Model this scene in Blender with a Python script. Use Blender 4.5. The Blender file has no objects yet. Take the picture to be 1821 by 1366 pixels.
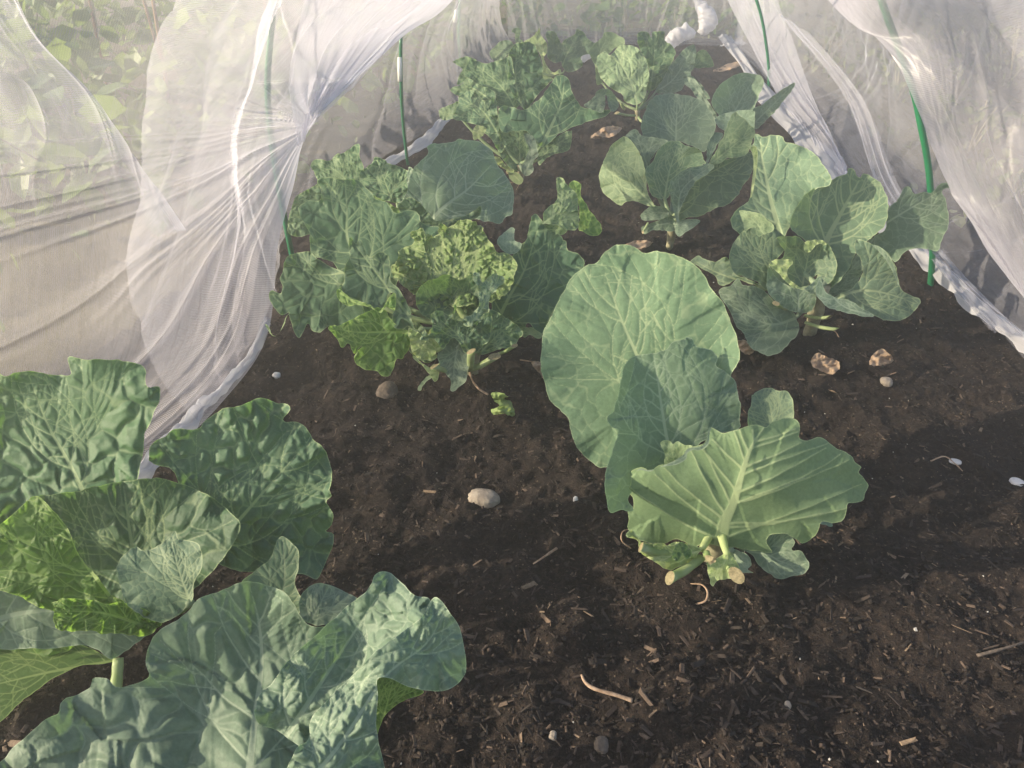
import bpy, math, random
import numpy as np
from mathutils import Vector
from mathutils.geometry import delaunay_2d_cdt
random.seed(7)
SC = bpy.context.scene
COL = SC.collection
# ------------------------------------------------------------ camera model (also used to size things)
FPX, PW, PH = 1340.0, 1821.0, 1366.0
PIT, YAW, CH = math.radians(31.3), math.radians(7.1), 0.75
FW = np.array([-math.sin(YAW)*math.cos(PIT), math.cos(YAW)*math.cos(PIT), -math.sin(PIT)])
RT = np.array([math.cos(YAW), math.sin(YAW), 0.0])
UP = np.cross(RT, FW)
CAM = np.array([0, 0, CH])
def P3(x, y, z):
    x = np.asarray(x, float); y = np.asarray(y, float); z = np.asarray(z, float)
    r = FW + ((x-PW/2)/FPX)[..., None]*RT - ((y-PH/2)/FPX)[..., None]*UP
    return CAM + r*z[..., None]
def gz(x, y):
    r = FW[2] - ((np.asarray(y, float)-PH/2)/FPX)*UP[2]
    return -CH/np.minimum(r, -1e-3)
def gp(x, y):
    return P3(x, y, gz(x, y))
# ------------------------------------------------------------ noise
def vnoise(x, y, seed=0):
    x = np.asarray(x, float); y = np.asarray(y, float)
    xi = np.floor(x).astype(np.int64); yi = np.floor(y).astype(np.int64)
    fx = x-xi; fy = y-yi
    fx = fx*fx*(3-2*fx); fy = fy*fy*(3-2*fy)
    def h(a, b):
        n = (a*374761393 + b*668265263 + seed*974711) & 0xffffffff
        n = ((n ^ (n >> 13))*1274126177) & 0xffffffff
        n = (n ^ (n >> 16)) & 0xffffffff
        return n/4294967295.0*2-1
    return (h(xi, yi)*(1-fx)+h(xi+1, yi)*fx)*(1-fy)+(h(xi, yi+1)*(1-fx)+h(xi+1, yi+1)*fx)*fy
def fbm(x, y, o=4, seed=0):
    s = 0; a = 1.0
    for i in range(o):
        s = s + a*vnoise(x*2**i+i*13.7, y*2**i-i*7.3, seed+i); a *= .5
    return s
def cat(pts, n, closed=False):
    p = np.array(pts, float)
    if closed:
        q = np.vstack([p[-1:], p, p[:2]]); m = len(p)
    else:
        q = np.vstack([2*p[0]-p[1], p, 2*p[-1]-p[-2]]); m = len(p)-1
    out = []
    for i in range(m):
        a, b, c, d = q[i], q[i+1], q[i+2], q[i+3]
        k = n if np.isscalar(n) else max(2, int(np.linalg.norm((c-b)[:2])/n[0]))
        for t in np.arange(k)/k:
            out.append(.5*((2*b)+(c-a)*t+(2*a-5*b+4*c-d)*t*t+(3*b-a-3*c+d)*t**3))
    if not closed: out.append(p[-1])
    return np.array(out)
# ------------------------------------------------------------ objects
def mesh(name, V, Fc, mat, parent=None, smooth=True, attrs=None, uv=None, origin=None):
    me = bpy.data.meshes.new(name)
    V = np.asarray(V, float)
    if origin is not None: V = V-np.asarray(origin)
    Fc = [tuple(int(i) for i in f) for f in Fc] if not isinstance(Fc, np.ndarray) else Fc.tolist()
    me.from_pydata(V.tolist(), [], Fc)
    me.polygons.foreach_set('use_smooth', [smooth]*len(me.polygons))
    for k, v in (attrs or {}).items():
        a = me.attributes.new(k, 'FLOAT', 'POINT'); a.data.foreach_set('value', np.asarray(v, np.float32))
    if uv is not None:
        l = me.uv_layers.new(name='UVMap')
        idx = np.zeros(len(me.loops), np.int32); me.loops.foreach_get('vertex_index', idx)
        l.data.foreach_set('uv', np.asarray(uv, np.float32)[idx].ravel())
    for m in (mat if isinstance(mat, list) else [mat]): me.materials.append(m)
    me.update()
    o = bpy.data.objects.new(name, me); COL.objects.link(o)
    if parent is not None: o.parent = parent
    elif origin is not None: o.location = Vector(origin)
    return o
def tag(o, label, cat_, group=None, kind=None):
    o['label'] = label; o['category'] = cat_
    if group: o['group'] = group
    if kind: o['kind'] = kind
    return o
def empty(name, loc, label, cat_, group=None):
    o = bpy.data.objects.new(name, None); COL.objects.link(o); o.location = Vector(loc)
    o.empty_display_size = .05
    return tag(o, label, cat_, group)
def tube(path, rad, n=10, cap=True, flat=1.0):
    path = np.array(path, float); m = len(path)
    rad = np.full(m, rad) if np.isscalar(rad) else np.array(rad, float)
    V = []; Fc = []
    t = np.gradient(path, axis=0); t /= np.linalg.norm(t, axis=1)[:, None]+1e-9
    ref = np.array([0, 0, 1.]) if abs(t[0][2]) < .8 else np.array([0, 1., 0])
    for i in range(m):
        a = np.cross(t[i], ref); a /= np.linalg.norm(a)+1e-9; b = np.cross(t[i], a)
        for k in range(n):
            w = 2*math.pi*k/n
            V.append(path[i]+rad[i]*(a*math.cos(w)+b*math.sin(w)*flat))
    for i in range(m-1):
        for k in range(n):
            Fc.append((i*n+k, i*n+(k+1) % n, (i+1)*n+(k+1) % n, (i+1)*n+k))
    if cap:
        Fc.append(tuple(range(n))[::-1]); Fc.append(tuple(range((m-1)*n, m*n)))
    return np.array(V), Fc
# ------------------------------------------------------------ materials
def newmat(name):
    m = bpy.data.materials.new(name); m.use_nodes = True
    nt = m.node_tree; nt.nodes.clear()
    return m, nt
class NT:
    def __init__(s, nt): s.nt = nt
    def n(s, ty, ins=None, **kw):
        nd = s.nt.nodes.new(ty)
        for k, v in kw.items(): setattr(nd, k, v)
        for k, v in (ins or {}).items():
            if isinstance(v, bpy.types.NodeSocket): s.nt.links.new(v, nd.inputs[k])
            else: nd.inputs[k].default_value = v
        return nd
    def math(s, op, a, b=0.0, c=None):
        d = {0: a, 1: b}
        if c is not None: d[2] = c
        return s.n('ShaderNodeMath', d, operation=op).outputs[0]
    def mix(s, f, a, b, bt='MIX'):
        nd = s.n('ShaderNodeMix', None, data_type='RGBA', blend_type=bt)
        for k, v in ((0, f), (6, a), (7, b)):
            if isinstance(v, bpy.types.NodeSocket): s.nt.links.new(v, nd.inputs[k])
            else: nd.inputs[k].default_value = v if k == 0 else (*v[:3], 1)
        return nd.outputs[2]
    def ramp(s, f, lo, hi):
        return s.n('ShaderNodeMapRange', {0: f, 1: lo, 2: hi, 3: 0.0, 4: 1.0}, interpolation_type='SMOOTHSTEP').outputs[0]
    def noise(s, vec, sc, det=3, rough=.5, out=0):
        d = {'Scale': sc, 'Detail': det, 'Roughness': rough}
        if vec is not None: d['Vector'] = vec
        return s.n('ShaderNodeTexNoise', d).outputs[out]
    def out(s, sh):
        o = s.nt.nodes.new('ShaderNodeOutputMaterial'); s.nt.links.new(sh, o.inputs[0])
def leafmat(name, c1, c2, vein, trans, tw=.35, gloss=.06, rough=.55, nsc=60):
    m, nt = newmat(name); T = NT(nt)
    co = T.n('ShaderNodeTexCoord').outputs['Object']
    geo = T.n('ShaderNodeObjectInfo').outputs['Random']
    nz = T.noise(co, 9, 4, .6)
    nf = T.noise(co, nsc*4, 3, .6)
    base = T.mix(T.ramp(nz, .35, .68), c1, c2)
    base = T.mix(.22, base, T.mix(T.ramp(nf, .3, .7), (c1[0]*.6, c1[1]*.6, c1[2]*.6), (c2[0]*1.4, c2[1]*1.4, c2[2]*1.4)))
    base = T.mix(T.math('MULTIPLY', geo, .22), base, (c2[0]*.9, c2[1]*1.1, c2[2]*.55))
    dv = T.n('ShaderNodeAttribute', attribute_name='dv').outputs['Fac']
    dt = T.n('ShaderNodeAttribute', attribute_name='dt').outputs['Fac']
    de = T.n('ShaderNodeAttribute', attribute_name='de').outputs['Fac']
    v1 = T.math('SUBTRACT', 1.0, T.ramp(dv, -.5, 1.6))
    v2 = T.math('MULTIPLY', T.math('SUBTRACT', 1.0, T.ramp(dt, 0.0, 2.0)), .40)
    v3 = T.math('MULTIPLY', T.math('SUBTRACT', 1.0, T.ramp(de, 0.3, 2.8)), .8)
    vn = T.math('MAXIMUM', T.math('MAXIMUM', T.math('MULTIPLY', v1, .82), v2), v3)
    colr = T.mix(vn, base, vein)
    vr = T.math('ADD', .80, T.math('MULTIPLY', T.math('FRACT', T.math('MULTIPLY', geo, 7.3)), .40))
    colr = T.n('ShaderNodeHueSaturation', {'Value': vr, 'Color': colr}).outputs[0]
    # thin pale yellowing / insect scuffs
    sp = T.ramp(T.noise(co, 34, 5, .7), .70, .78)
    colr = T.mix(T.math('MULTIPLY', sp, .35), colr, (vein[0]*.8, vein[1]*.8, vein[2]*.7))
    bmp = T.n('ShaderNodeBump', {'Strength': .35, 'Distance': .0015,
              'Height': T.math('ADD', T.math('MULTIPLY', T.noise(co, nsc*2.2, 4, .6), 1.0), T.math('MULTIPLY', vn, -.3))}).outputs[0]
    d = T.n('ShaderNodeBsdfPrincipled', {'Base Color': colr, 'Roughness': rough, 'Normal': bmp, 'Specular IOR Level': gloss*4}).outputs[0]
    tc = T.mix(vn, T.mix(.3, trans, base), (trans[0]*1.5, trans[1]*1.35, trans[2]*1.5))
    t = T.n('ShaderNodeBsdfTranslucent', {'Color': tc, 'Normal': bmp}).outputs[0]
    T.out(T.n('ShaderNodeMixShader', {0: tw, 1: d, 2: t}).outputs[0])
    return m
def plainmat(name, c1, c2, sc=40, rough=.6, bump=.3, dist=.002, tw=0, spec=.3):
    m, nt = newmat(name); T = NT(nt)
    co = T.n('ShaderNodeTexCoord').outputs['Object']
    nz = T.noise(co, sc, 5, .65)
    c = T.mix(T.ramp(nz, .3, .7), c1, c2)
    bmp = T.n('ShaderNodeBump', {'Strength': bump, 'Distance': dist, 'Height': T.noise(co, sc*2.5, 5, .6)}).outputs[0]
    d = T.n('ShaderNodeBsdfPrincipled', {'Base Color': c, 'Roughness': rough, 'Normal': bmp, 'Specular IOR Level': spec}).outputs[0]
    if tw:
        t = T.n('ShaderNodeBsdfTranslucent', {'Color': c}).outputs[0]
        d = T.n('ShaderNodeMixShader', {0: tw, 1: d, 2: t}).outputs[0]
    T.out(d); return m
M = {}
M['g'] = leafmat('cabbage_leaf_face', (.128, .205, .142), (.180, .265, .180), (.40, .48, .29), (.25, .42, .08), .30)
M['b'] = leafmat('cabbage_leaf_waxy_blue_and_shaded', (.135, .202, .150), (.190, .262, .190), (.36, .44, .32), (.18, .34, .09), .25)
M['u'] = leafmat('cabbage_leaf_underside_and_sunlit', (.175, .260, .150), (.235, .330, .190), (.43, .52, .30), (.30, .46, .10), .30)  # undersides, and sunlit leaves whose sunlight is put into this paler colour
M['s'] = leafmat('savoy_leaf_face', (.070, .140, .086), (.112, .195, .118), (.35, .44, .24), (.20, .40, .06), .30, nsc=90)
M['t'] = leafmat('savoy_leaf_backlit_and_yellowed', (.095, .190, .050), (.150, .270, .080), (.40, .53, .19), (.28, .52, .07), .45, nsc=90)  # backlight put into a brighter green base; also the yellowed leaf
M['h'] = leafmat('savoy_heart_leaf_sunlit', (.185, .280, .120), (.270, .370, .160), (.48, .56, .28), (.36, .52, .12), .32, nsc=90)  # sunlight on the heart leaf put into a lighter yellow-green base
M['y'] = leafmat('young_leaf_torn_base_and_lit_rim', (.27, .38, .14), (.39, .50, .22), (.58, .64, .36), (.42, .55, .15), .35)  # also paints sunlight onto a curled rim and a small leaf piece
M['stalk'] = plainmat('leaf_stalk', (.26, .36, .13), (.42, .50, .26), 30, .45, .2, .001, .15)
M['stem'] = plainmat('cabbage_stem', (.20, .19, .12), (.36, .34, .22), 60, .7, .6, .002)
M['cut'] = plainmat('cut_stalk_face', (.16, .14, .075), (.34, .29, .17), 200, .7, .5, .001)
# ------------------------------------------------------------ leaf builder
FR = dict(P=(0, 0, 1.), A=(1100, 720, 3.793), A0=(940, 420, 2.134), B=(1220, 220, 3.252), C=(1040, 120, 4.269), E=(770, 30, 3.642),
          H=(500, 240, 4.235), I1=(470, 380, 4.27), I2=(740, 300, 2.97), J=(0, 600, 2.732), K=(0, 920, 2.117))
def topx(fr, pts):
    x0, y0, s = FR[fr]
    return np.array([(x0+p[0]/s, y0+p[1]/s) for p in pts], float)
def inside(poly, x, y):
    xi = poly[:, 0]; yi = poly[:, 1]; xj = np.roll(xi, 1); yj = np.roll(yi, 1)
    dy = np.where(yj == yi, 1e-9, yj-yi); sl = (xj-xi)/dy
    if len(x) == 1:
        m = ((yi > y[0]) != (yj > y[0])) & (x[0] < sl*(y[0]-yi)+xi)
        return np.array([m.sum() % 2 == 1])
    c = np.zeros(len(x), bool)
    for k in range(len(poly)):
        c ^= ((yi[k] > y) != (yj[k] > y)) & (x < sl[k]*(y-yi[k])+xi[k])
    return c
def segdist(px, segs):
    """min over segments of distance-width; segs rows x0,y0,x1,y1,w"""
    best = np.full(len(px), 1e9)
    for s in segs:
        a = s[:2]; b = s[2:4]; ab = b-a; L = ab@ab+1e-9
        t = np.clip(((px-a)@ab)/L, 0, 1)
        d = np.hypot(px[:, 0]-a[0]-ab[0]*t, px[:, 1]-a[1]-ab[1]*t)-s[4]
        np.minimum(best, d, out=best)
    return best
SEED = [1]
PL = {}
def plant(key, name, bx, by, label, cat_, crown=.10, group=None, lean=(0, 0), srad=.016):
    z = float(gz(bx, by)); b = P3(bx, by, z)
    b[2] = 0
    e = empty(name, b, label, cat_, group)
    c = b+np.array([lean[0], lean[1], crown])
    PL[key] = dict(e=e, b=b, z=z, c=c, n=0)
    k = np.linspace(0, 1, 8)[:, None]
    path = b+np.array([0, 0, -.03])+(c-b+np.array([0, 0, .03]))*k
    path[:, 0] += np.sin(k[:, 0]*3)*.004
    V, F_ = tube(path, np.linspace(srad*.75, srad*1.25, 8)*(1+.1*np.sin(np.arange(8)*2.)), 12)
    mesh('stem', V, F_, M['stem'], e, origin=b)
def leaf(pk, fr, outl, rib, d, kind='g', amp=1.0, cell=0.11, ruf=1.0, nsec=6, edge=1.0, rel=True, step=None, pet=True, und=1.0, vsign=-1, label=None, name='leaf', rw=1.0, ang=1.0, cup=1.0):
    SEED[0] += 1; sd = SEED[0]; rng = np.random.RandomState(sd)
    pl = PL[pk]; zb = pl['z']
    o0 = topx(fr, outl); r0 = topx(fr, rib)
    ext = o0.max(0)-o0.min(0); size = float(max(ext)); area = ext[0]*ext[1]
    st = step or min(3.0, max(1.3, math.sqrt(area/14000.)))
    o = cat(o0, (st*1.6,), True)
    # edge irregularity
    per = np.concatenate([[0], np.cumsum(np.hypot(*np.diff(o, axis=0).T))])
    nrm = np.roll(o, -1, 0)-np.roll(o, 1, 0); nrm = np.stack([nrm[:, 1], -nrm[:, 0]], 1); nrm /= np.linalg.norm(nrm, axis=1)[:, None]+1e-9
    mmpx = zb/FPX*1000
    k = edge*min(2.2, 2.2/mmpx)
    o = o+nrm*(vnoise(per/ (17/mmpx), per*0, sd)*k*.9+vnoise(per/(6/mmpx), per*0, sd+5)*k*.45)[:, None]
    keep = [0]
    for i in range(1, len(o)):
        if np.hypot(*(o[i]-o[keep[-1]])) > st*.7: keep.append(i)
    o = o[keep]
    # interior points
    x0, y0 = o.min(0); x1, y1 = o.max(0)
    gx, gy = np.meshgrid(np.arange(x0, x1, st), np.arange(y0, y1, st*.87))
    gx = gx+(np.arange(gx.shape[0]) % 2)[:, None]*st*.5
    g = np.stack([gx.ravel(), gy.ravel()], 1); g += rng.uniform(-.15, .15, g.shape)*st
    g = g[inside(o, g[:, 0], g[:, 1])]
    if len(g):
        dd = np.full(len(g), 1e9)
        for q in o: np.minimum(dd, np.hypot(g[:, 0]-q[0], g[:, 1]-q[1]), out=dd)
        g = g[dd > st*.6]
    pts = np.vstack([o, g])
    n = len(o)
    res = delaunay_2d_cdt([Vector(p) for p in pts], [(i, (i+1) % n) for i in range(n)], [], 1, 1e-4) if False else \
        delaunay_2d_cdt([Vector(p) for p in pts], [], [list(range(n))], 1, 1e-4)
    v = np.array([tuple(p) for p in res[0]]); fc = [tuple(f) for f in res[2]]
    # rib frame
    R_ = cat(r0, 10); a = R_[0]; b = R_[-1]; L = np.linalg.norm(b-a)+1e-9; e1 = (b-a)/L
    t = ((v-a)@e1)/L; l = e1[0]*(v[:, 1]-a[1])-e1[1]*(v[:, 0]-a[0]); W = np.abs(l).max()+1e-9; ln = l/W
    tc = np.clip(t, -.15, 1.2)
    d = list(d)+[0]*(5-len(d))
    z = zb+d[0]+(d[1]-d[0])*tc+d[2]*np.clip(-ln, 0, 2)**1.7+d[3]*np.clip(ln, 0, 2)**1.7+d[4]*4*tc*(1-tc)
    isS = kind in 'sth'; sm = kind in 'gbu' and amp < 2
    if sm and size > 30:
        sz = size*zb/FPX
        z += -.14*cup*sz*np.clip(np.abs(ln), 0, 1.3)**2*min(1.0, W*1.6/size)+.10*sz*np.clip(tc, 0, 1.2)**3
    elif isS and size > 60:
        z += -.09*cup*(size*zb/FPX)*np.clip(np.abs(ln), 0, 1.3)**2*min(1.0, W*1.6/size)
    # edge distance
    de = np.full(len(v), 1e9); pe = np.zeros(len(v)); po = np.concatenate([[0], np.cumsum(np.hypot(*np.diff(o, axis=0).T))])
    for i, q in enumerate(o):
        w = np.hypot(v[:, 0]-q[0], v[:, 1]-q[1]); m = w < de; de[m] = w[m]; pe[m] = po[i]
    for i in range(n):
        pass
    m2px = FPX/zb
    f = np.exp(-de/(size*.10))
    A = .0065*ruf*(.45 if sm else 1.)*min(1.5, size/m2px/.22)
    z += A*f*(np.sin(pe/(size*.052)+2*vnoise(pe/(size*.2), pe*0, sd))+.6*vnoise(pe/(size*.05), de/(size*.2), sd+1))
    z += und*(.009 if isS or amp > 1.5 else .007)*(size/m2px/.25)*fbm(v[:, 0]/(size*.33), v[:, 1]/(size*.33), 2, sd+3)
    # veins
    segs = []; rws = size*.010*rw
    for i in range(len(R_)-1):
        q = i/(len(R_)-1); segs.append((*R_[i], *R_[i+1], rws*((2.2 if vsign > 0 else 1.3)*(1-q)**1.3+.12)))
    oin = o
    own = [len(segs)*[0]]; ids = [0]*len(segs); cnt = [0]
    def grow(p, dr, w, depth, sgn, bend):
        cnt[0] += 1; me_ = cnt[0]; par = ids[-1]
        stp = size*.026; ph = rng.uniform(0, 6); kids = []
        for i in range(60):
            q = p+dr*stp
            if i > 1 and not inside(oin, q[None, 0], q[None, 1])[0]: break
            if i > 2 and vsign < 0:
                S_ = np.array([(s[2], s[3]) for s in segs]); I_ = np.array(ids) != me_
                if depth == 0 or i > 4:
                    dd_ = np.hypot(S_[:, 0]-q[0], S_[:, 1]-q[1]); dd_[~I_] = 1e9; j = int(dd_.argmin())
                    if dd_[j] < size*.024:
                        segs.append((*p, *S_[j], max(w, -.2))); ids.append(me_); break
            segs.append((*p, *q, max(w, -.2))); ids.append(me_); p = q; w *= .93
            an = bend*sgn+.13*math.sin(i*1.3+ph)*rng.uniform(.2, 1)
            dr = np.array([dr[0]*math.cos(an)-dr[1]*math.sin(an), dr[0]*math.sin(an)+dr[1]*math.cos(an)])
            if depth < 2 and i > 1 and rng.rand() < (0 if vsign > 0 else (.26 if depth == 0 else .16)):
                s2 = 1 if rng.rand() < .5 else -1
                an = .62*s2
                kids.append((p, np.array([dr[0]*math.cos(an)-dr[1]*math.sin(an), dr[0]*math.sin(an)+dr[1]*math.cos(an)]), w*.62, depth+1, s2, -.02))
            if len(segs) > 420: return
        later.extend(kids)
    later = []
    for i in range(nsec):
        for sg in (-1, 1):
            q = .04+.84*(i+.8*rng.rand()+(.1 if sg > 0 else 0))/nsec
            idx = min(int(q*(len(R_)-1)), len(R_)-2); p = R_[idx]
            if not inside(oin, p[None, 0], p[None, 1])[0]: continue
            dr = R_[idx+1]-R_[idx]; dr /= np.linalg.norm(dr)+1e-9
            an = sg*(1.05-.35*q)*ang*rng.uniform(.82, 1.15)
            if rng.rand() < .10: continue
            dr = np.array([dr[0]*math.cos(an)-dr[1]*math.sin(an), dr[0]*math.sin(an)+dr[1]*math.cos(an)])
            grow(p, dr, rws*(.34-.12*q), 0, -sg, (.045+.03*rng.rand()) if vsign < 0 else .012)
    while later and len(segs) < 420: grow(*later.pop(0))
    dv = segdist(v, np.array(segs))
    # tertiary cells
    cs = size*cell
    wx = v+np.stack([vnoise(v[:, 0]/cs*.8, v[:, 1]/cs*.8, sd+7), vnoise(v[:, 0]/cs*.8, v[:, 1]/cs*.8, sd+9)], 1)*cs*.34+np.stack([vnoise(v[:, 0]/cs*2.6, v[:, 1]/cs*2.6, sd+17), vnoise(v[:, 0]/cs*2.6, v[:, 1]/cs*2.6, sd+19)], 1)*cs*.13
    ci = np.floor(wx/cs).astype(int); f1 = np.full(len(v), 1e9); f2 = f1.copy()
    for dx in (-1, 0, 1):
        for dy in (-1, 0, 1):
            cx = ci[:, 0]+dx; cy = ci[:, 1]+dy
            hx = (np.sin(cx*127.1+cy*311.7+sd)*43758.5453) % 1; hy = (np.sin(cx*269.5+cy*183.3+sd*2)*43758.5453) % 1
            w = np.hypot(wx[:, 0]-(cx+hx)*cs, wx[:, 1]-(cy+hy)*cs)
            m = w < f1; f2 = np.where(m, f1, np.minimum(f2, w)); f1 = np.where(m, w, f1)
    dt = (f2-f1)
    far = min(1.0, (1.35/zb)**.8)
    dome = np.minimum(np.clip(dv, 0, None)*1.5, dt)/cs
    dome = np.sin(np.clip(dome/.52, 0, 1)**1.35*math.pi/2)
    ba = (.0046*(min(1.0, 1.35/zb)**1.2 if kind != 'h' else 1) if isS else (.0013 if amp > 1.7 else .0006))*amp*min(1.3, (cs/m2px)/.022)
    z += ba*dome*vsign*(.75+.5*vnoise(v[:, 0]/cs/1.7, v[:, 1]/cs/1.7, sd+11))
    if isS:
        z -= .0016*amp*fbm(v[:, 0]/cs*2.1, v[:, 1]/cs*2.1, 2, sd+13)*dome
    z -= (vsign if vsign > 0 else vsign*(.18 if isS else .5))*(.0013 if vsign > 0 else .0020)*rw*(np.exp(-np.clip(dv, 0, None)/(rws*.9+.4)))*min(1, size/m2px/.2)
    # keep above the soil
    z = np.minimum(z, gz(v[:, 0], v[:, 1])*.958)
    V = P3(v[:, 0], v[:, 1], z)
    pxs = 1.0
    at = dict(dv=list(dv/far), dt=list(dt*.55*min(1.0, 24/cs*1.0+.3)/far+(.3*(1-far) if sm else 0)+(1.3 if vsign > 0 else 0)), de=list(de/far))
    # petiole joins the leaf to the crown of the plant
    if pet:
        i0 = np.argmin(np.hypot(*(v-R_[min(1, len(R_)-1)]).T)); q = V[i0]; c = pl['c']
        dist = np.linalg.norm(q-c)
        if dist > .015:
            mid = (q+c)/2+np.array([0, 0, -.18*dist]); k = np.linspace(0, 1, 8)[:, None]
            path = (1-k)**2*c+2*k*(1-k)*mid+k*k*q
            path[:, 2] = np.maximum(path[:, 2], .008)
            tv, tf = tube(path, np.linspace(.0075, .0042, 8), 8)
            off = len(V); V = np.vstack([V, tv]); fc = fc+[tuple(j+off for j in f) for f in tf]
            at['dv'] += [0.3]*len(tv); at['dt'] += [9]*len(tv); at['de'] += [9]*len(tv)
    ob = mesh(name, V, fc, M[kind], pl['e'], attrs=at, origin=pl['b'])
    if label: ob['label'] = label
    pl['n'] += 1
    return ob
def stub(pk, fr, a, b, d0, d1, r=.007, name='cut_stalk'):
    pl = PL[pk]; p = topx(fr, [a, b])
    z0 = pl['z']+d0; z1 = pl['z']+d1
    z1 = min(z1, float(gz(*p[1]))-r-.003); z0 = min(z0, float(gz(*p[0]))-r-.003)
    A = P3(p[0][0], p[0][1], np.array(z0)); B = P3(p[1][0], p[1][1], np.array(z1))
    k = np.linspace(0, 1, 7)[:, None]; path = A+(B-A)*k; path[:, 2] -= np.sin(k[:, 0]*math.pi)*r*.5
    V, F_ = tube(path, np.linspace(r*.75, r*.95, 7)*(1+.06*np.sin(np.arange(7)*2.3)), 12, True, .72)
    V[-12:] += (B-A)/np.linalg.norm(B-A)*(r*.9*np.sin(np.arange(12)/12*6.28+d0*99))[:, None]
    o = mesh(name, V, F_, [M['stalk'], M['cut']], pl['e'], origin=pl['b'])
    o.data.polygons[len(F_)-1].material_index = 1
    o.data.polygons[len(F_)-1].use_smooth = False
    return o
# ============================================================ the cabbages, outline by outline
plant('A', 'cabbage_plant', 1262, 1000, 'big smooth front cabbage with one huge round upright leaf and cut stalks', 'cabbage', .085)
leaf('A','A0',[(343,30),(400,42),(445,62),(500,60),(560,75),(620,105),(665,150),(690,195),(715,225),(740,255),(765,310),(785,370),(798,420),(795,480),(770,525),(740,600),(600,700),(400,860),(300,880),(262,878),(210,830),(180,790),(160,740),(145,690),(110,650),(75,610),(65,560),(50,500),(52,440),(55,380),(75,320),(100,270),(130,210),(170,150),(215,110),(260,100),(290,60)],
  [(540,820),(470,600),(410,450),(350,310),(290,140)],(.0,.07,.0,-.01,.03),'g',cell=.085,nsec=7,rw=.8,cup=.35,label='huge round upright leaf with pale net veins')
leaf('A','A0',[(600,388),(625,390),(640,415),(690,430),(715,460),(712,490),(750,515),(785,550),(795,590),(805,640),(800,700),(795,730),(700,760),(640,800),(600,860),(500,900),(400,960),(380,1000),(395,1040),(350,1038),(312,1050),(295,1010),(288,940),(300,880),(315,820),(330,770),(340,735),(315,720),(303,690),(325,665),(330,630),(345,590),(352,550),(360,500),(385,462),(440,450),(490,440),(520,430),(550,400)],
  [(570,920),(530,790),(505,650),(490,540),(475,455)],(-.03,-.01,-.07,.03,.01),'b',cell=.10,nsec=8,rw=.8,cup=.15)  # bluer material paints the shade on this leaf
leaf('A','A',[(285,265),(310,240),(350,245),(365,265),(400,245),(440,265),(490,280),(480,320),(420,400),(350,440),(310,400),(310,330)],[(400,480),(370,360),(345,250)],(-.05,-.055,0,0),'u',pet=False)  # paler material paints this small inner leaf as lit
leaf('A','A0',[(850,600),(870,585),(910,573),(950,585),(985,590),(1003,630),(1005,690),(980,740),(900,780),(840,735),(835,670),(848,640)],[(935,820),(925,700),(905,590)],(.0,.03,-.01,0),'g')
leaf('A','A',[(760,985),(830,985),(890,1030),(900,1080),(870,1110),(912,1135),(820,1130),(780,1060)],[(760,990),(820,1060),(890,1130)],(-.05,-.065,0,0),'b')
leaf('A','A',[(860,975),(950,955),(1010,960),(1000,930),(1020,885),(1080,865),(1150,880),(1190,920),(1185,950),(1175,975),(1230,980),(1270,1030),(1288,1080),(1270,1120),(1200,1155),(1100,1175),(1020,1140),(960,1090),(915,1030)],[(830,980),(1000,1010),(1100,1060),(1250,1100)],(-.04,-.075,0,0),'b',cell=.16)
leaf('A','A',[(80,470),(110,440),(150,425),(215,440),(260,410),(330,400),(380,385),(430,350),(455,310),(480,290),(530,285),(580,265),(600,220),(605,170),(620,152),(650,170),(700,190),(760,175),(830,155),(890,130),(960,140),(1000,150),(1040,110),(1090,90),(1150,85),(1200,110),(1215,150),(1212,215),(1240,235),(1290,240),(1340,225),(1390,235),(1430,265),(1500,300),(1560,345),(1600,390),(1640,420),(1620,455),(1665,510),(1688,545),(1660,590),(1650,640),(1600,660),(1550,665),(1540,700),(1530,740),(1500,780),(1440,795),(1370,790),(1350,850),(1310,900),(1240,942),(1190,910),(1140,870),(1080,862),(1020,880),(1000,930),(1040,1000),(950,985),(870,975),(790,960),(700,960),(640,945),(570,935),(500,960),(400,900),(300,935),(200,935),(130,915),(90,880),(65,820),(75,770),(65,715),(100,700),(100,620),(65,590),(80,540)],
  [(690,950),(715,800),(780,650),(840,440),(900,280),(985,150)],(-.06,-.13,.03,.03,-.01),'u',cell=.22,nsec=12,rw=1.25,amp=.6,vsign=1,cup=.3,label='wide fan leaf seen from its ribbed pale underside',ang=1.12)
leaf('A','A',[(430,345),(455,305),(480,288),(530,283),(578,263),(598,218),(604,168),(622,150),(612,215),(610,250),(590,285),(540,305),(500,305),(465,330),(455,365),(400,400),(330,410),(260,425),(215,450),(150,440),(120,448),(150,428),(215,440),(330,398)],[(150,432),(430,360),(610,170)],(-.14,-.14,0,0),'b',pet=False,amp=.3,ruf=.3,nsec=1,edge=.3,rw=.2,label='curled blue rim of the fan leaf')
leaf('A','A',[(50,890),(60,860),(90,840),(110,860),(170,930),(300,930),(330,950),(400,930),(470,940),(560,970),(530,1010),(520,1060),(470,1080),(400,1105),(340,1110),(260,1070),(170,1020),(140,960),(130,915)],[(600,985),(400,1000),(150,950)],(-.07,-.10,0,0),'y',ruf=1.5,cell=.2,und=2,label='torn pale leaf base')
leaf('A','A',[(600,1060),(620,1080),(700,1010),(750,1010),(790,1060),(810,1110),(760,1165),(680,1180),(635,1225),(610,1150)],[(740,1000),(700,1100),(650,1200)],(-.09,-.09,0,0),'y',ruf=1.4,label='torn pale leaf base')
leaf('A','A',[(380,950),(430,925),(480,960),(500,1010),(460,1040),(430,1000),(410,1060),(370,1050),(360,1000)],[(440,1030),(400,960)],(-.11,-.12,0,0),'s',pet=False,cell=.3)
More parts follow.
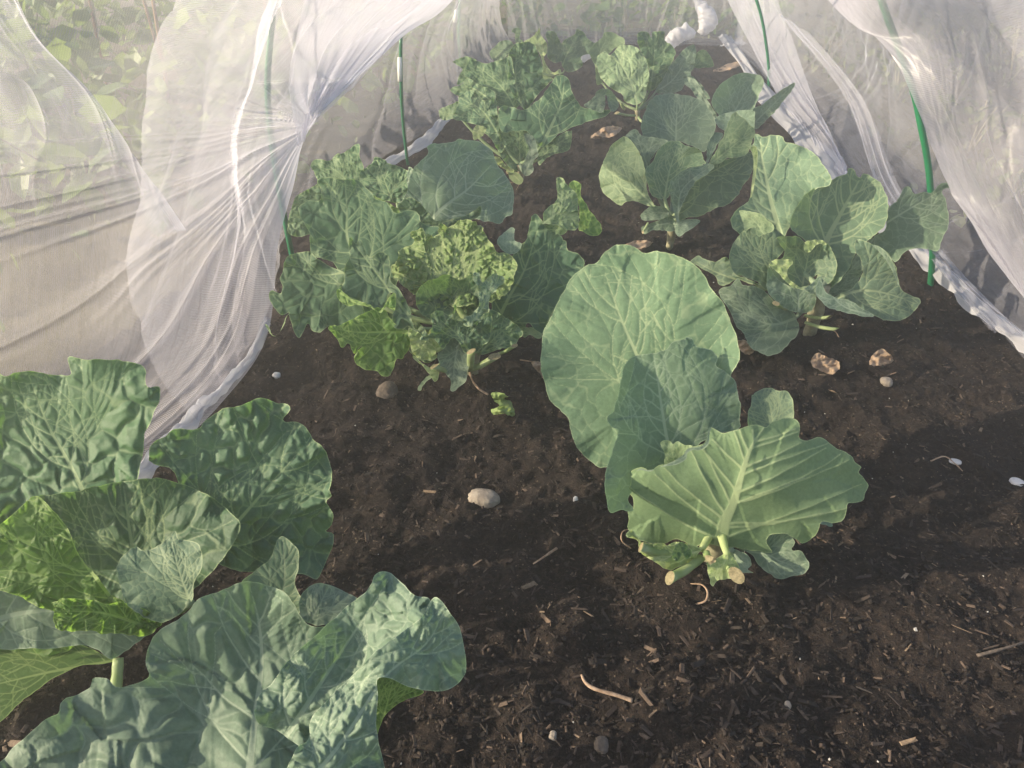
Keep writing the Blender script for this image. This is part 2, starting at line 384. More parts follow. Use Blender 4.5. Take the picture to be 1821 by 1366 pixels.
stub('A','A',(560,1030),(345,1168),-.07,-.11,.0075); stub('A','A',(740,1010),(795,1150),-.07,-.11,.009); stub('A','A',(590,990),(618,1040),-.08,-.10,.006); stub('A','A',(330,985),(150,960),-.08,-.11,.008)

plant('B', 'cabbage_plant', 1440, 585, 'smooth open cabbage beside the green hoop leg and the right net wall', 'cabbage', .10)
leaf('B','B',[(1170,490),(1220,450),(1260,380),(1290,372),(1320,400),(1380,390),(1420,395),(1470,355),(1530,338),(1552,350),(1540,368),(1490,380),(1475,400),(1500,440),(1520,520),(1510,600),(1480,660),(1460,730),(1400,730),(1320,720),(1260,740),(1220,800),(1190,790),(1130,730),(1070,690),(1110,640),(1150,600)],[(1050,650),(1150,580),(1280,500),(1400,430),(1540,350)],(.02,.03,.02,-.03),'b',cell=.12)
leaf('B','B',[(375,140),(395,110),(400,60),(450,75),(500,68),(560,75),(580,105),(640,118),(700,145),(750,190),(800,240),(840,320),(830,360),(760,370),(700,420),(640,500),(600,600),(560,660),(530,640),(440,620),(330,640),(290,625),(262,590),(270,530),(310,480),(360,455),(385,380),(400,300),(410,200),(400,150)],[(560,680),(500,480),(470,350),(440,200),(430,90)],(.03,.07,-.02,-.02),'g',cell=.11,rw=1.8)
leaf('B','B',[(368,140),(400,130),(415,170),(410,250),(395,360),(375,430),(372,400),(385,300),(390,220),(385,175)],[(375,430),(398,250),(385,145)],(.03,.04,0,0),'y',pet=False,ruf=.2,amp=.3,edge=.3)  # curled rim; its sunlight is painted by the pale yellow material
leaf('B','B',[(20,800),(70,760),(110,785),(160,800),(190,790),(240,775),(280,870),(340,890),(430,930),(455,965),(380,930),(300,900),(250,930),(200,930),(150,870),(80,830)],[(440,950),(200,870),(60,800)],(-.01,.05,0,0),'g',ruf=1.5)
leaf('B','B',[(690,410),(740,370),(810,340),(870,310),(925,290),(935,262),(965,262),(985,300),(1010,315),(1025,293),(1080,310),(1130,350),(1155,410),(1168,490),(1160,560),(1130,610),(1090,650),(1030,700),(980,740),(960,800),(920,870),(860,930),(820,950),(780,900),(740,800),(700,700),(640,640),(600,600),(610,540),(650,470)],[(790,760),(820,660),(890,530),(950,420),(1000,330)],(-.01,.02,-.01,-.05,.02),'g',cell=.12,rw=2)
leaf('B','B',[(860,930),(960,800),(1000,760),(1020,860),(960,950),(880,990),(780,1000),(760,960)],[(780,990),(900,900),(1000,790)],(-.03,-.04),'b')  # backing piece added for the dark shade between two leaves
leaf('B','B',[(415,590),(380,590),(330,620),(290,670),(258,740),(255,820),(290,870),(350,890),(420,920),(460,960),(500,940),(520,800),(560,740),(600,700),(560,640),(500,590),(460,580)],[(560,960),(490,860),(440,770),(400,660)],(-.03,-.05,0,.03),'g',cell=.15)
leaf('B','B',[(305,500),(360,510),(430,525),(480,560),(503,610),(460,640),(420,650),(410,610),(440,595),(380,600),(345,620),(330,570)],[(450,640),(400,570),(320,510)],(-.06,-.05),'u',pet=False,ruf=.4)
leaf('B','B',[(520,660),(580,650),(650,655),(690,690),(760,680),(820,700),(860,750),(870,800),(870,870),(820,930),(760,880),(700,940),(640,950),(560,930),(500,900),(480,820),(520,790),(560,770),(570,730),(540,690)],[(660,1000),(690,850),(720,700)],(-.06,-.05,-.02,-.03,.03),'g',ruf=1.3)
leaf('B','B',[(690,690),(740,670),(790,672),(810,700),(760,702),(720,740),(690,735)],[(750,740),(750,680)],(-.055,-.055),'y',pet=False)
leaf('B','B',[(190,980),(215,950),(250,940),(300,895),(330,930),(400,940),(480,990),(520,1040),(600,1080),(640,1130),(655,1170),(640,1230),(600,1270),(560,1310),(490,1340),(440,1330),(370,1290),(330,1210),(280,1160),(260,1090),(210,1030)],[(700,1100),(520,1160),(400,1130),(240,1040)],(-.05,-.10,.02,-.01,-.01),'b',cell=.14,rw=1.3)
leaf('B','B',[(480,820),(530,900),(600,940),(660,960),(720,930),(790,870),(800,900),(760,960),(750,1020),(720,1080),(640,1090),(560,1060),(500,1010),(470,950)],[(650,1100),(650,1000),(640,940)],(-.08,-.10),'b')
leaf('B','B',[(480,810),(510,785),(560,785),(600,780),(618,800),(590,840),(590,890),(630,930),(680,960),(620,950),(560,900),(520,850)],[(640,950),(570,860),(540,790)],(-.105,-.105),'y',pet=False,label='small bright curled heart leaf')
leaf('B','B',[(975,690),(1000,673),(1060,690),(1110,710),(1160,740),(1200,800),(1225,880),(1240,950),(1290,990),(1348,1010),(1340,1060),(1290,1110),(1220,1143),(1150,1140),(1090,1110),(1020,1090),(950,1070),(900,1050),(850,1010),(900,980),(960,950),(1020,860),(1010,790),(985,740)],[(840,1020),(980,970),(1100,970),(1220,1000),(1320,1040)],(-.06,-.10,.02,-.02),'g',cell=.15,rw=1.2)
leaf('B','B',[(780,895),(790,940),(820,980),(870,1010),(950,1020),(1020,1070),(1080,1110),(1000,1110),(900,1085),(820,1060),(765,1010),(752,950)],[(1060,1105),(900,1050),(775,910)],(-.12,-.11),'b',pet=False,ruf=.3)
leaf('B','B',[(1075,700),(1130,720),(1180,770),(1215,860),(1228,935),(1190,850),(1140,770)],[(1225,930),(1160,790),(1080,700)],(-.10,-.10),'b',pet=False,ruf=.2,edge=.3)
stub('B','B',(690,1110),(830,1120),-.03,-.09,.006); stub('B','B',(690,1150),(872,1190),-.03,-.08,.006); stub('B','B',(620,1080),(520,1040),-.05,-.10,.006)

plant('C', 'cabbage_plant', 1190, 432, 'smooth cabbage in the middle of the right row with one bright pointed leaf', 'cabbage', .07, srad=.012)
leaf('C','C',[(435,500),(430,430),(450,360),(480,280),(530,225),(600,205),(680,203),(760,210),(840,230),(900,260),(950,330),(990,420),(980,500),(940,560),(910,640),(850,620),(780,580),(700,560),(640,560),(560,620),(500,700),(450,620)],[(685,680),(690,500),(695,400),(700,250)],(.06,.12,-.02,-.03),'b',cell=.12)
leaf('C','C',[(310,530),(380,465),(430,520),(520,530),(630,560),(560,620),(500,700),(490,780),(460,790),(430,680),(380,590)],[(490,790),(430,620),(385,480)],(.02,.03),'b')
leaf('C','C',[(950,510),(1000,500),(1050,510),(1000,600),(950,700),(920,720),(930,600)],[(930,720),(970,600),(1000,505)],(.03,.04),'b')
leaf('C','C',[(290,527),(330,540),(380,590),(420,660),(450,760),(465,860),(480,960),(520,1050),(450,1040),(340,1010),(300,1030),(270,1050),(200,1000),(130,930),(110,840),(120,760),(160,670),(210,590),(250,550)],[(560,1080),(440,970),(340,860),(270,700)],(-.03,-.02,.05,-.07),'u',cell=.12,amp=1.6,ruf=1.3,cup=.2,label='bright sunlit left leaf')
leaf('C','C',[(460,780),(520,700),(560,620),(640,565),(700,560),(770,590),(850,620),(885,640),(900,700),(920,730),(800,760),(700,820),(650,900),(640,980),(560,1000),(500,960),(470,860)],[(600,1020),(640,800),(700,600)],(-.04,-.01,-.03,-.02,.02),'g',cell=.15)
leaf('C','C',[(755,640),(800,605),(885,640),(820,655),(740,690),(690,720),(735,665)],[(700,715),(800,630),(880,640)],(-.05,-.05),'u',pet=False,ruf=.3)
leaf('C','C',[(1250,640),(1282,680),(1290,740),(1250,830),(1200,900),(1150,980),(1080,1040),(1000,1070),(900,1120),(800,1140),(740,1150),(710,1180),(690,1100),(650,990),(640,900),(700,810),(800,760),(950,730),(1080,700),(1180,670)],[(690,1180),(760,960),(900,830),(1150,700)],(-.07,-.05,-.02,.0,-.02),'g',cell=.14)
leaf('C','C',[(640,900),(680,830),(760,780),(860,745),(960,730),(985,760),(940,800),(860,860),(800,920),(760,1000),(720,1080),(710,1180),(680,1090),(650,990)],[(705,1170),(740,930),(950,750)],(-.11,-.11),'b',pet=False,ruf=.6)
leaf('C','C',[(1145,338),(1180,370),(1240,420),(1290,490),(1270,570),(1250,620),(1210,670),(1150,680),(1080,690),(1010,730),(945,735),(980,660),(1020,580),(1060,500),(1090,410)],[(950,732),(1060,650),(1160,570),(1270,490)],(-.08,-.06,.07,-.07),'u',cell=.15,cup=0,label='bright pointed sunlit leaf')
leaf('C','C',[(420,1130),(480,1070),(540,1050),(600,1060),(650,1100),(620,1150),(540,1160),(460,1160)],[(640,1110),(540,1100),(440,1130)],(-.06,-.07),'b')
leaf('C','C',[(430,1220),(480,1190),(560,1160),(640,1130),(700,1190),(690,1240),(600,1240),(520,1240),(450,1262)],[(660,1180),(540,1200),(440,1240)],(-.07,-.08),'b')
leaf('C','C',[(690,1180),(760,1150),(870,1160),(840,1210),(770,1250),(720,1285),(680,1240)],[(660,1180),(760,1200),(850,1180)],(-.07,-.08),'b')
stub('C','C',(480,1180),(440,1250),-.07,-.09,.004)

plant('D', 'cabbage_plant', 1310, 262, 'small smooth cabbage beside the far hoop leg at the right edge of the soil', 'cabbage', .05, srad=.010)
leaf('D','C',[(960,270),(990,190),(1040,120),(1110,70),(1190,42),(1240,42),(1300,50),(1350,80),(1358,130),(1330,200),(1300,270),(1290,310),(1250,380),(1150,420),(1060,400),(1000,340)],[(1080,460),(1140,330),(1200,220),(1280,90)],(0,.04,-.03,-.06,.04),'b',cell=.14)
leaf('D','C',[(1285,310),(1350,280),(1440,210),(1480,180),(1560,130),(1595,120),(1570,180),(1520,240),(1460,320),(1380,400),(1300,470),(1250,420),(1270,360)],[(1240,470),(1420,290),(1590,125)],(-.03,.0),'b')
leaf('D','C',[(760,90),(820,80),(870,130),(900,190),(940,260),(980,320),(1000,380),(960,390),(900,300),(850,230),(800,160),(755,120)],[(1000,420),(900,230),(780,95)],(.02,.05),'b',ruf=2)
leaf('D','C',[(980,400),(1040,360),(1160,330),(1280,330),(1290,400),(1280,480),(1200,500),(1060,480),(1000,430)],[(1180,520),(1150,420),(1140,340)],(-.03,-.03),'b')

plant('E', 'cabbage_plant', 1132, 212, 'smooth cabbage standing second from the end net with sunlit oval leaf', 'cabbage', .04, srad=.010)
leaf('E','E',[(1700,240),(1760,215),(1800,260),(1821,320),(1760,330),(1700,330),(1685,300)],[(1690,330),(1760,220)],(.08,.1),'s')
leaf('E','E',[(1010,230),(1040,180),(1090,140),(1110,105),(1145,97),(1200,120),(1235,140),(1238,180),(1180,200),(1140,240),(1100,230),(1065,270),(1060,340),(1100,420),(1060,440),(1050,330),(1020,260)],[(1120,460),(1080,250),(1150,105)],(.05,.09,0,-.02),'u')
leaf('E','E',[(1325,110),(1360,90),(1400,110),(1420,150),(1420,100),(1470,95),(1500,100),(1500,150),(1550,190),(1570,240),(1530,330),(1500,400),(1420,480),(1385,470),(1400,380),(1390,300),(1350,230),(1330,180)],[(1400,500),(1430,300),(1440,110)],(.03,.07),'s',ruf=2)
leaf('E','E',[(1690,182),(1705,230),(1695,290),(1670,370),(1700,400),(1760,470),(1790,530),(1720,510),(1640,430),(1600,480),(1500,500),(1440,480),(1490,400),(1540,310),(1600,240),(1640,200)],[(1420,500),(1560,400),(1690,190)],(-.01,.02),'b',ruf=2)
leaf('E','E',[(1062,260),(1110,225),(1150,250),(1190,200),(1240,182),(1300,190),(1350,230),(1385,290),(1400,370),(1385,450),(1375,520),(1340,560),(1300,570),(1240,545),(1220,500),(1150,460),(1090,400),(1062,330)],[(1330,590),(1290,450),(1230,330),(1170,210)],(-.05,-.01,.03,-.03),'u',amp=2.5,rw=1.3)
stub('E','E',(1310,640),(1190,622),-.06,-.10,.009); stub('E','E',(1330,650),(1360,680),-.06,-.12,.008); stub('E','E',(1240,600),(1220,560),-.06,-.1,.008)

plant('F', 'savoy_cabbage_plant', 990, 150, 'farthest dark crinkled savoy cabbage against the end net', 'savoy cabbage', .04, srad=.010)
leaf('F','E',[(365,230),(400,190),(450,155),(500,155),(520,190),(480,250),(420,290),(380,270)],[(520,250),(450,220),(380,230)],(-.05,0),'s',ruf=1.2)
leaf('F','E',[(510,95),(540,68),(570,90),(560,140),(590,160),(540,170),(530,110)],[(580,170),(540,80)],(.02,.02),'s',ruf=1.2)
leaf('F','E',[(730,110),(760,90),(800,110),(830,170),(850,150),(920,110),(935,80),(975,100),(1000,140),(1050,180),(1030,230),(960,260),(970,310),(940,340),(880,360),(840,330),(830,290),(790,300),(740,260),(745,180)],[(820,380),(860,260),(940,110)],(0,.04),'s',ruf=1.2,edge=.8)
leaf('F','E',[(590,160),(640,130),(680,90),(690,70),(700,120),(740,170),(740,220),(720,270),(740,320),(780,360),(820,340),(830,370),(780,380),(740,440),(710,400),(710,300),(680,220),(640,170)],[(780,400),(720,250),(690,90)],(-.03,0),'y',ruf=1.2)

plant('G', 'savoy_cabbage_plant', 925, 318, 'dark savoy cabbage behind the left row with a wide drooping fan leaf reaching right', 'savoy cabbage', .05, srad=.011)
leaf('G','E',[(130,290),(175,265),(230,255),(285,290),(270,360),(230,400),(160,440),(170,380),(190,340),(150,310)],[(260,420),(230,300)],(.05,.07),'s',ruf=1.2,edge=.8)
leaf('G','E',[(210,330),(230,280),(215,260),(250,275),(285,290),(350,300),(440,280),(500,260),(520,340),(540,450),(560,560),(500,600),(380,560),(290,450),(230,400),(200,370)],[(560,640),(440,450),(250,290)],(.0,.05,0,0),'s',ruf=1.2,edge=.8)
leaf('G','E',[(110,470),(180,440),(230,400),(320,450),(400,490),(380,580),(260,500),(200,510),(150,510)],[(400,560),(250,460),(120,470)],(-.01,.03),'s',ruf=1.2,edge=.8)
leaf('G','E',[(490,240),(530,175),(580,165),(640,165),(680,230),(710,330),(720,400),(780,400),(740,440),(660,530),(600,600),(560,570),(520,510),(490,430),(490,330)],[(600,640),(540,450),(540,200)],(-.01,.04,-.02,.03),'s',amp=2.2,ruf=1.5,cell=.16)
leaf('G','E',[(42,600),(90,580),(160,550),(175,600),(150,650),(80,670),(45,655)],[(170,630),(50,620)],(.0,.02),'s',ruf=1.2,edge=.8)
leaf('G','E',[(170,510),(260,480),(330,540),(400,530),(420,620),(430,740),(470,820),(430,880),(380,800),(330,740),(280,700),(200,680),(130,650),(165,560)],[(480,860),(330,620),(200,540)],(-.04,-.02),'s',ruf=1.5)
leaf('G','E',[(430,720),(600,720),(700,840),(640,900),(560,1000),(480,960),(430,880),(440,800)],[(560,980),(560,850),(560,740)],(-.02,-.04),'s')
leaf('G','E',[(280,700),(340,720),(320,770),(270,800),(260,750)],[(330,760),(270,720)],(-.06,-.06),'y',pet=False,ruf=1.2)  # small leaf piece painted as lit by the pale yellow material
leaf('G','E',[(700,830),(880,740),(900,760),(880,860),(760,900),(690,960),(680,880)],[(680,930),(780,840),(880,780)],(-.05,-.06),'s')
leaf('G','E',[(430,590),(520,590),(600,600),(700,520),(760,440),(800,385),(870,390),(900,480),(960,580),(1060,600),(1130,600),(1150,610),(1100,650),(1000,680),(900,720),(800,770),(740,830),(700,840),(640,780),(600,740),(520,740),(440,740)],[(690,860),(760,720),(830,560),(850,420)],(-.09,-.03,.03,.03),'s',amp=.5,cell=.14,rw=1.2,nsec=7,label='wide drooping fan leaf')
leaf('G','E',[(980,570),(1040,520),(1060,480),(1120,465),(1160,490),(1195,540),(1200,590),(1150,610),(1120,510),(1110,600),(1080,620),(1000,590)],[(1000,590),(1090,520),(1190,580)],(-.07,-.06),'b',pet=False,ruf=1.2)
leaf('G','E',[(590,760),(640,770),(670,820),(680,890),(650,940),(650,1000),(600,1030),(570,990),(600,920),(620,860),(600,800)],[(590,1020),(640,900),(610,770)],(-.10,-.11),'b',ruf=1.5)
leaf('G','E',[(400,905),(440,920),(470,960),(520,990),(580,1050),(560,1085),(500,1050),(470,990),(420,960)],[(560,1060),(410,920)],(-.03,-.05),'y',ruf=4,edge=.8,pet=False)
stub('G','E',(560,1020),(480,1010),-.03,-.08,.006)

plant('H', 'savoy_cabbage_plant', 735, 478, 'savoy cabbage at the foot of the green stake with a broad flat leaf', 'savoy cabbage', .05, srad=.012)
leaf('H','H',[(50,640),(100,480),(160,430),(270,370),(320,340),(300,520),(250,700),(200,760),(110,765),(60,740),(45,690)],[(500,700),(280,560),(80,640)],(.0,.0),'s')
leaf('H','H',[(225,220),(260,180),(370,190),(420,145),(460,140),(560,75),(590,80),(590,170),(620,250),(620,380),(560,480),(400,420),(290,360),(240,270)],[(600,560),(480,330),(300,200)],(.02,.05),'s',ruf=1.2,edge=.8)
leaf('H','H',[(690,210),(710,165),(780,190),(800,215),(880,230),(930,260),(960,290),(960,430),(890,510),(820,500),(700,500),(650,450),(600,360),(590,290),(630,250)],[(880,600),(800,400),(720,190)],(-.0,.03),'s',ruf=1.2,edge=.8,amp=1.5,cell=.18)
leaf('H','H',[(1095,90),(1140,65),(1200,60),(1300,50),(1340,30),(1420,45),(1500,60),(1580,110),(1610,180),(1640,240),(1690,310),(1740,400),(1750,500),(1740,600),(1690,620),(1650,670),(1560,650),(1480,640),(1400,640),(1240,660),(1150,720),(1040,640),(940,600),(880,540),(950,430),(980,280),(1040,200),(1100,150),(1110,110)],[(1080,690),(1240,530),(1410,405),(1580,230)],(-.05,.0,.03,.03,-.02),'b',cell=.13,rw=1.1,nsec=7,ang=1.2,label='broad flat grey-green leaf with radiating veins')
leaf('H','H',[(960,250),(990,260),(1050,350),(1075,480),(1050,507),(1000,490),(960,440),(945,330)],[(970,500),(990,260)],(-.05,-.04),'b',pet=False,amp=2)
leaf('H','H',[(880,540),(960,470),(1050,520),(1150,640),(1250,640),(1400,600),(1500,540),(1480,620),(1430,640),(1300,690),(1100,700),(950,640)],[(1000,680),(1250,650),(1490,560)],(-.09,-.08),'s',pet=False)
leaf('H','H',[(560,360),(680,440),(850,540),(930,560),(880,640),(700,640),(560,520)],[(850,660),(600,420)],(-.06,-.06),'t',label='yellowed lower leaf')

plant('I', 'savoy_cabbage_plant', 835, 668, 'large crinkled savoy cabbage mid-bed with a bright blistered heart leaf', 'savoy cabbage', .12, srad=.018)
leaf('I','H',[(275,350),(330,325),(450,330),(550,330),(620,380),(680,440),(710,490),(790,500),(830,560),(880,590),(960,560),(1040,590),(1050,650),(1110,690),(1190,700),(1180,800),(1100,900),(1000,1000),(900,1080),(830,1180),(600,1180),(460,1050),(380,960),(230,900),(215,830),(210,740),(160,640),(125,560),(140,530),(200,500),(280,490),(300,420)],[(760,1200),(600,960),(500,780),(495,560),(480,345)],(.04,.12,.0,.02,.02),'s',cell=.14,amp=.75,nsec=6,label='tall back leaf with long forked veins')
leaf('I','I1',[(340,290),(200,310),(150,370),(140,440),(120,500),(140,560),(120,610),(60,585),(40,620),(60,690),(130,770),(190,750),(160,800),(120,900),(90,935),(50,910),(30,850),(5,840),(20,870),(60,930),(100,925),(140,870),(180,770),(200,830),(255,940),(290,910),(330,840),(360,885),(430,905),(490,850),(600,860),(820,790),(900,720),(830,680),(800,600),(700,500),(600,440),(500,400),(400,340)],[(900,680),(760,560),(600,450),(460,370),(350,305)],(-.02,.02,-.03,-.0),'s',cell=.14,amp=.8,ruf=1.2,nsec=5,edge=.6,label='wide left leaf with sunlit margin')
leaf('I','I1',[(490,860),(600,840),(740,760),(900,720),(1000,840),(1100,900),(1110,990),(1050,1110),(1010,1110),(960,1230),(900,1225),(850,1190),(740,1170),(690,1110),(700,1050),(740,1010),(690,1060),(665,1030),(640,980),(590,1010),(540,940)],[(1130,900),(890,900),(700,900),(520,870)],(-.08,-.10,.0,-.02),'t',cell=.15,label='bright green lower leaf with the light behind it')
leaf('I','I2',[(805,85),(835,65),(870,85),(870,150),(920,220),(980,315),(940,360),(880,330),(860,320),(865,250),(855,160),(830,120)],[(850,330),(860,200),(840,80)],(.06,.09),'t',pet=False)
leaf('I','I2',[(590,350),(610,250),(640,240),(668,285),(700,325),(750,345),(775,380),(790,385),(800,430),(850,450),(890,490),(860,560),(790,640),(740,720),(700,790),(665,870),(640,860),(590,820),(560,880),(500,880),(440,960),(400,880),(400,700),(430,580),(470,520),(530,430),(570,380)],[(380,920),(480,700),(570,540),(640,330)],(-.02,.05,.01,-.02),'s',cell=.13,amp=.9,nsec=5)
leaf('I','I2',[(660,300),(740,295),(800,320),(770,345),(710,350),(670,335)],[(670,320),(790,325)],(.05,.05),'s',pet=False)  # dark piece standing in for the shadow under the curled tip
leaf('I','I2',[(740,55),(770,50),(800,90),(830,120),(855,160),(850,210),(865,260),(850,320),(810,325),(740,300),(690,290),(665,290),(680,230),(730,180),(745,140)],[(670,290),(760,210),(760,60)],(.03,.05),'u',amp=5,pet=False,cell=.16,label='sunlit blistered tip curling over')
leaf('I','I2',[(430,370),(480,325),(520,320),(525,380),(560,400),(520,450),(460,430)],[(500,440),(500,325)],(.0,.01),'b',pet=False)
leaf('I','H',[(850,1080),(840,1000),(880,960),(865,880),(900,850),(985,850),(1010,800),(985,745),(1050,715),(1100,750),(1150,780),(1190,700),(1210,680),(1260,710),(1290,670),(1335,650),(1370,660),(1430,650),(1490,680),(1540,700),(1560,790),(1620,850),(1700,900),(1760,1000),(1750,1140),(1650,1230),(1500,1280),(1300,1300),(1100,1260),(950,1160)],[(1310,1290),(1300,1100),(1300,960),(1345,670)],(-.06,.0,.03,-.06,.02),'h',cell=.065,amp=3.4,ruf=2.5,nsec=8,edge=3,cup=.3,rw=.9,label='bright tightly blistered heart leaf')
leaf('I','I1',[(700,520),(900,560),(1100,760),(1250,900),(1300,1100),(1150,1100),(1000,900),(780,780)],[(1250,1000),(1000,760),(760,560)],(-.03,-.02),'s')
leaf('I','I2',[(30,620),(150,560),(230,590),(300,560),(340,590),(360,680),(340,760),(290,830),(240,850),(160,820),(80,800),(20,760),(0,680)],[(200,850),(190,700),(180,580)],(-.08,-.06,-.02,-.02,.03),'s',amp=.5)
leaf('I','I1',[(560,570),(600,530),(610,430),(640,330),(640,200),(660,180),(700,230),(730,200),(790,330),(870,290),(940,320),(960,430),(970,520),(1060,620),(1110,740),(1130,830),(1160,880),(1200,850),(1250,960),(1180,980),(1140,950),(1100,860),(1020,885),(975,850),(970,770),(1000,700),(990,605),(940,620),(900,720),(860,740),(800,690),(700,660),(640,640),(560,640)],[(1200,900),(1000,650),(850,450),(700,250)],(-.10,-.02,-.03,.0),'s',cell=.15,amp=.9,ruf=1.0,edge=.8,nsec=4)
leaf('I','I1',[(560,575),(620,620),(720,670),(800,690),(860,740),(900,725),(940,640),(990,605),(1000,700),(985,740),(930,700),(890,750),(850,750),(790,710),(720,690),(630,700),(560,640)],[(570,600),(760,700),(985,620)],(-.10,-.12),'t',pet=False,ruf=.5)
leaf('I','I1',[(1100,880),(1180,900),(1240,960),(1250,890),(1340,850),(1390,940),(1340,1020),(1310,1060),(1330,1080),(1260,1120),(1140,1080),(1110,1000)],[(1330,1060),(1250,980),(1130,940)],(-.10,-.11),'y',ruf=2,edge=1.6,cell=.2,label='pale yellow torn leaf base')
leaf('I','I1',[(1130,1080),(1180,1110),(1250,1170),(1290,1150),(1330,1190),(1300,1270),(1265,1250),(1210,1170),(1160,1130)],[(1320,1200),(1150,1100)],(-.10,-.11),'y')
leaf('I','I1',[(1170,1340),(1180,1290),(1250,1230),(1270,1240),(1200,1300),(1190,1345)],[(1280,1220),(1180,1330)],(-.09,-.09),'g')
leaf('I','I2',[(110,980),(150,900),(200,890),(280,960),(270,1080),(250,1130),(190,1170),(175,1110),(110,1010)],[(220,940),(200,1050),(200,1150)],(-.09,-.10),'b',amp=.6)
leaf('I','I2',[(390,740),(560,850),(540,900),(510,940),(450,950),(400,970),(330,980),(300,900),(330,800)],[(320,990),(420,890),(500,820)],(-.08,-.07),'s',ruf=2,nsec=8,label='dark ribbed inner leaf')
leaf('I','I2',[(20,900),(80,860),(85,770),(130,750),(180,780),(200,720),(210,730),(185,790),(250,800),(280,830),(330,800),(390,760),(400,860),(330,960),(260,970),(200,900),(140,960),(100,910)],[(290,980),(220,880),(130,800)],(-.11,-.12),'s',ruf=1.5,edge=1.5)
leaf('I','I2',[(295,560),(330,555),(350,600),(420,540),(430,560),(460,580),(440,620),(390,700),(380,760),(330,810),(270,830),(250,800),(300,760),(330,700),(315,620)],[(290,820),(370,700),(400,570)],(-.12,-.09),'g',pet=False,amp=3,ruf=2,edge=2)
leaf('I','I2',[(545,850),(620,840),(660,880),(640,895),(600,880),(570,890)],[(560,870),(650,885)],(-.04,-.04),'u',ruf=2)
stub('I','I2',(275,1060),(415,992),-.07,-.10,.0095); stub('I','I2',(285,1060),(290,965),-.08,-.13,.008); stub('I','I2',(230,1070),(95,1045),-.07,-.11,.008)
stub('I','I2',(430,980),(520,935),-.07,-.09,.005)

plant('J', 'savoy_cabbage_plant', 235, 1120, 'savoy cabbage at the left net wall with upright blistered leaves, behind the nearest plant', 'savoy cabbage', .04, srad=.012)
leaf('J','J',[(-40,240),(30,185),(120,170),(220,175),(300,185),(345,175),(330,100),(380,98),(430,110),(560,105),(600,115),(680,130),(710,160),(712,210),(720,240),(775,240),(775,310),(740,390),(710,450),(700,520),(680,620),(640,720),(400,760),(200,800),(60,880),(-40,920)],[(430,800),(330,600),(230,420),(140,185)],(-.01,.03,-.03,-.0,.02),'s',cell=.16,amp=1.1,nsec=5,label='tall back leaf with sunlit blisters',rw=.9)
leaf('J','J',[(720,580),(740,520),(800,480),(860,440),(960,445),(1000,400),(1080,350),(1150,335),(1230,305),(1290,300),(1340,318),(1400,320),(1415,350),(1380,400),(1440,410),(1490,450),(1530,500),(1580,550),(1600,620),(1610,680),(1600,740),(1615,770),(1580,800),(1620,860),(1610,910),(1580,940),(1620,960),(1610,1020),(1590,1080),(1570,1130),(1540,1180),(1480,1150),(1400,1140),(1300,1140),(1180,1140),(1060,1100),(960,1060),(900,900),(860,700),(830,640),(740,610)],[(980,1080),(1150,900),(1290,740),(1450,560)],(-.03,.03,.02,-.0,.01),'s',cell=.115,amp=1.4,ruf=1.3,nsec=6,edge=1.1,rw=.9,ang=1.1)
leaf('J','J',[(120,800),(400,740),(560,700),(700,690),(820,690),(1000,760),(1150,880),(1150,980),(1060,1100),(900,1250),(600,1300),(420,1220),(240,980)],[(700,1280),(640,1000),(600,720)],(-.05,-.03,-.01,-.01,.01),'s',cell=.15,amp=.7)
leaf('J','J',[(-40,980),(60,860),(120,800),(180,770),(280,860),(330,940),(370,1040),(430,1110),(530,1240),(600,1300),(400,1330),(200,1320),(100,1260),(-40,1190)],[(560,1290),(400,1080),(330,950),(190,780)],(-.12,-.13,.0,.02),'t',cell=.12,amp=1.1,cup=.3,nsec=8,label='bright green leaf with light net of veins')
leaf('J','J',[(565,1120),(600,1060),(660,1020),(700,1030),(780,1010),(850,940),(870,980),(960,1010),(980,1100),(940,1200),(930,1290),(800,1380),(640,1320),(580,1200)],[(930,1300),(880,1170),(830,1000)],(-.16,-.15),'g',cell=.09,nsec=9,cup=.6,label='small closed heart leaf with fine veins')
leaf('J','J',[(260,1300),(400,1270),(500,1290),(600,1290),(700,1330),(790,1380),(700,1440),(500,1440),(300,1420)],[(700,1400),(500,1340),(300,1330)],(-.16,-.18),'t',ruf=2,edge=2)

plant('K', 'savoy_cabbage_plant', 470, 1500, 'nearest big-leaved cabbage in the bottom left corner with a broad folded leaf', 'savoy cabbage', .03, srad=.012)
leaf('K','K',[(-60,190),(60,230),(130,270),(200,320),(270,360),(340,360),(440,375),(520,375),(600,400),(560,440),(500,480),(440,530),(410,535),(370,500),(300,480),(200,490),(100,495),(-60,460)],[(-60,395),(100,358),(270,352),(450,390),(590,402)],(.12,.14,.0,0),'b',pet=False,cell=.16,amp=.8,label='smooth grey-green leaf arching in from the left')
leaf('K','K',[(-60,470),(100,490),(200,485),(300,478),(410,530),(440,545),(330,555),(270,570),(180,620),(100,680),(40,730),(-60,800)],[(450,540),(200,580),(-60,640)],(.16,.15),'t',cell=.16,pet=False,nsec=5)
stub('K','K',(445,530),(425,690),.14,.2,.008,name='stalk')
leaf('K','K',[(950,290),(910,250),(960,200),(1000,170),(1030,130),(1045,85),(1065,73),(1090,95),(1120,130),(1120,200),(1110,250),(1140,330),(1100,380),(1000,360)],[(1040,370),(1070,240),(1065,85)],(.04,.07),'g',pet=False,cell=.3)
leaf('K','K',[(1125,330),(1135,290),(1160,260),(1200,250),(1240,260),(1290,280),(1370,320),(1360,380),(1290,400),(1200,410),(1160,400),(1130,370)],[(1165,400),(1240,260)],(.03,.05),'b',pet=False,cell=.3)
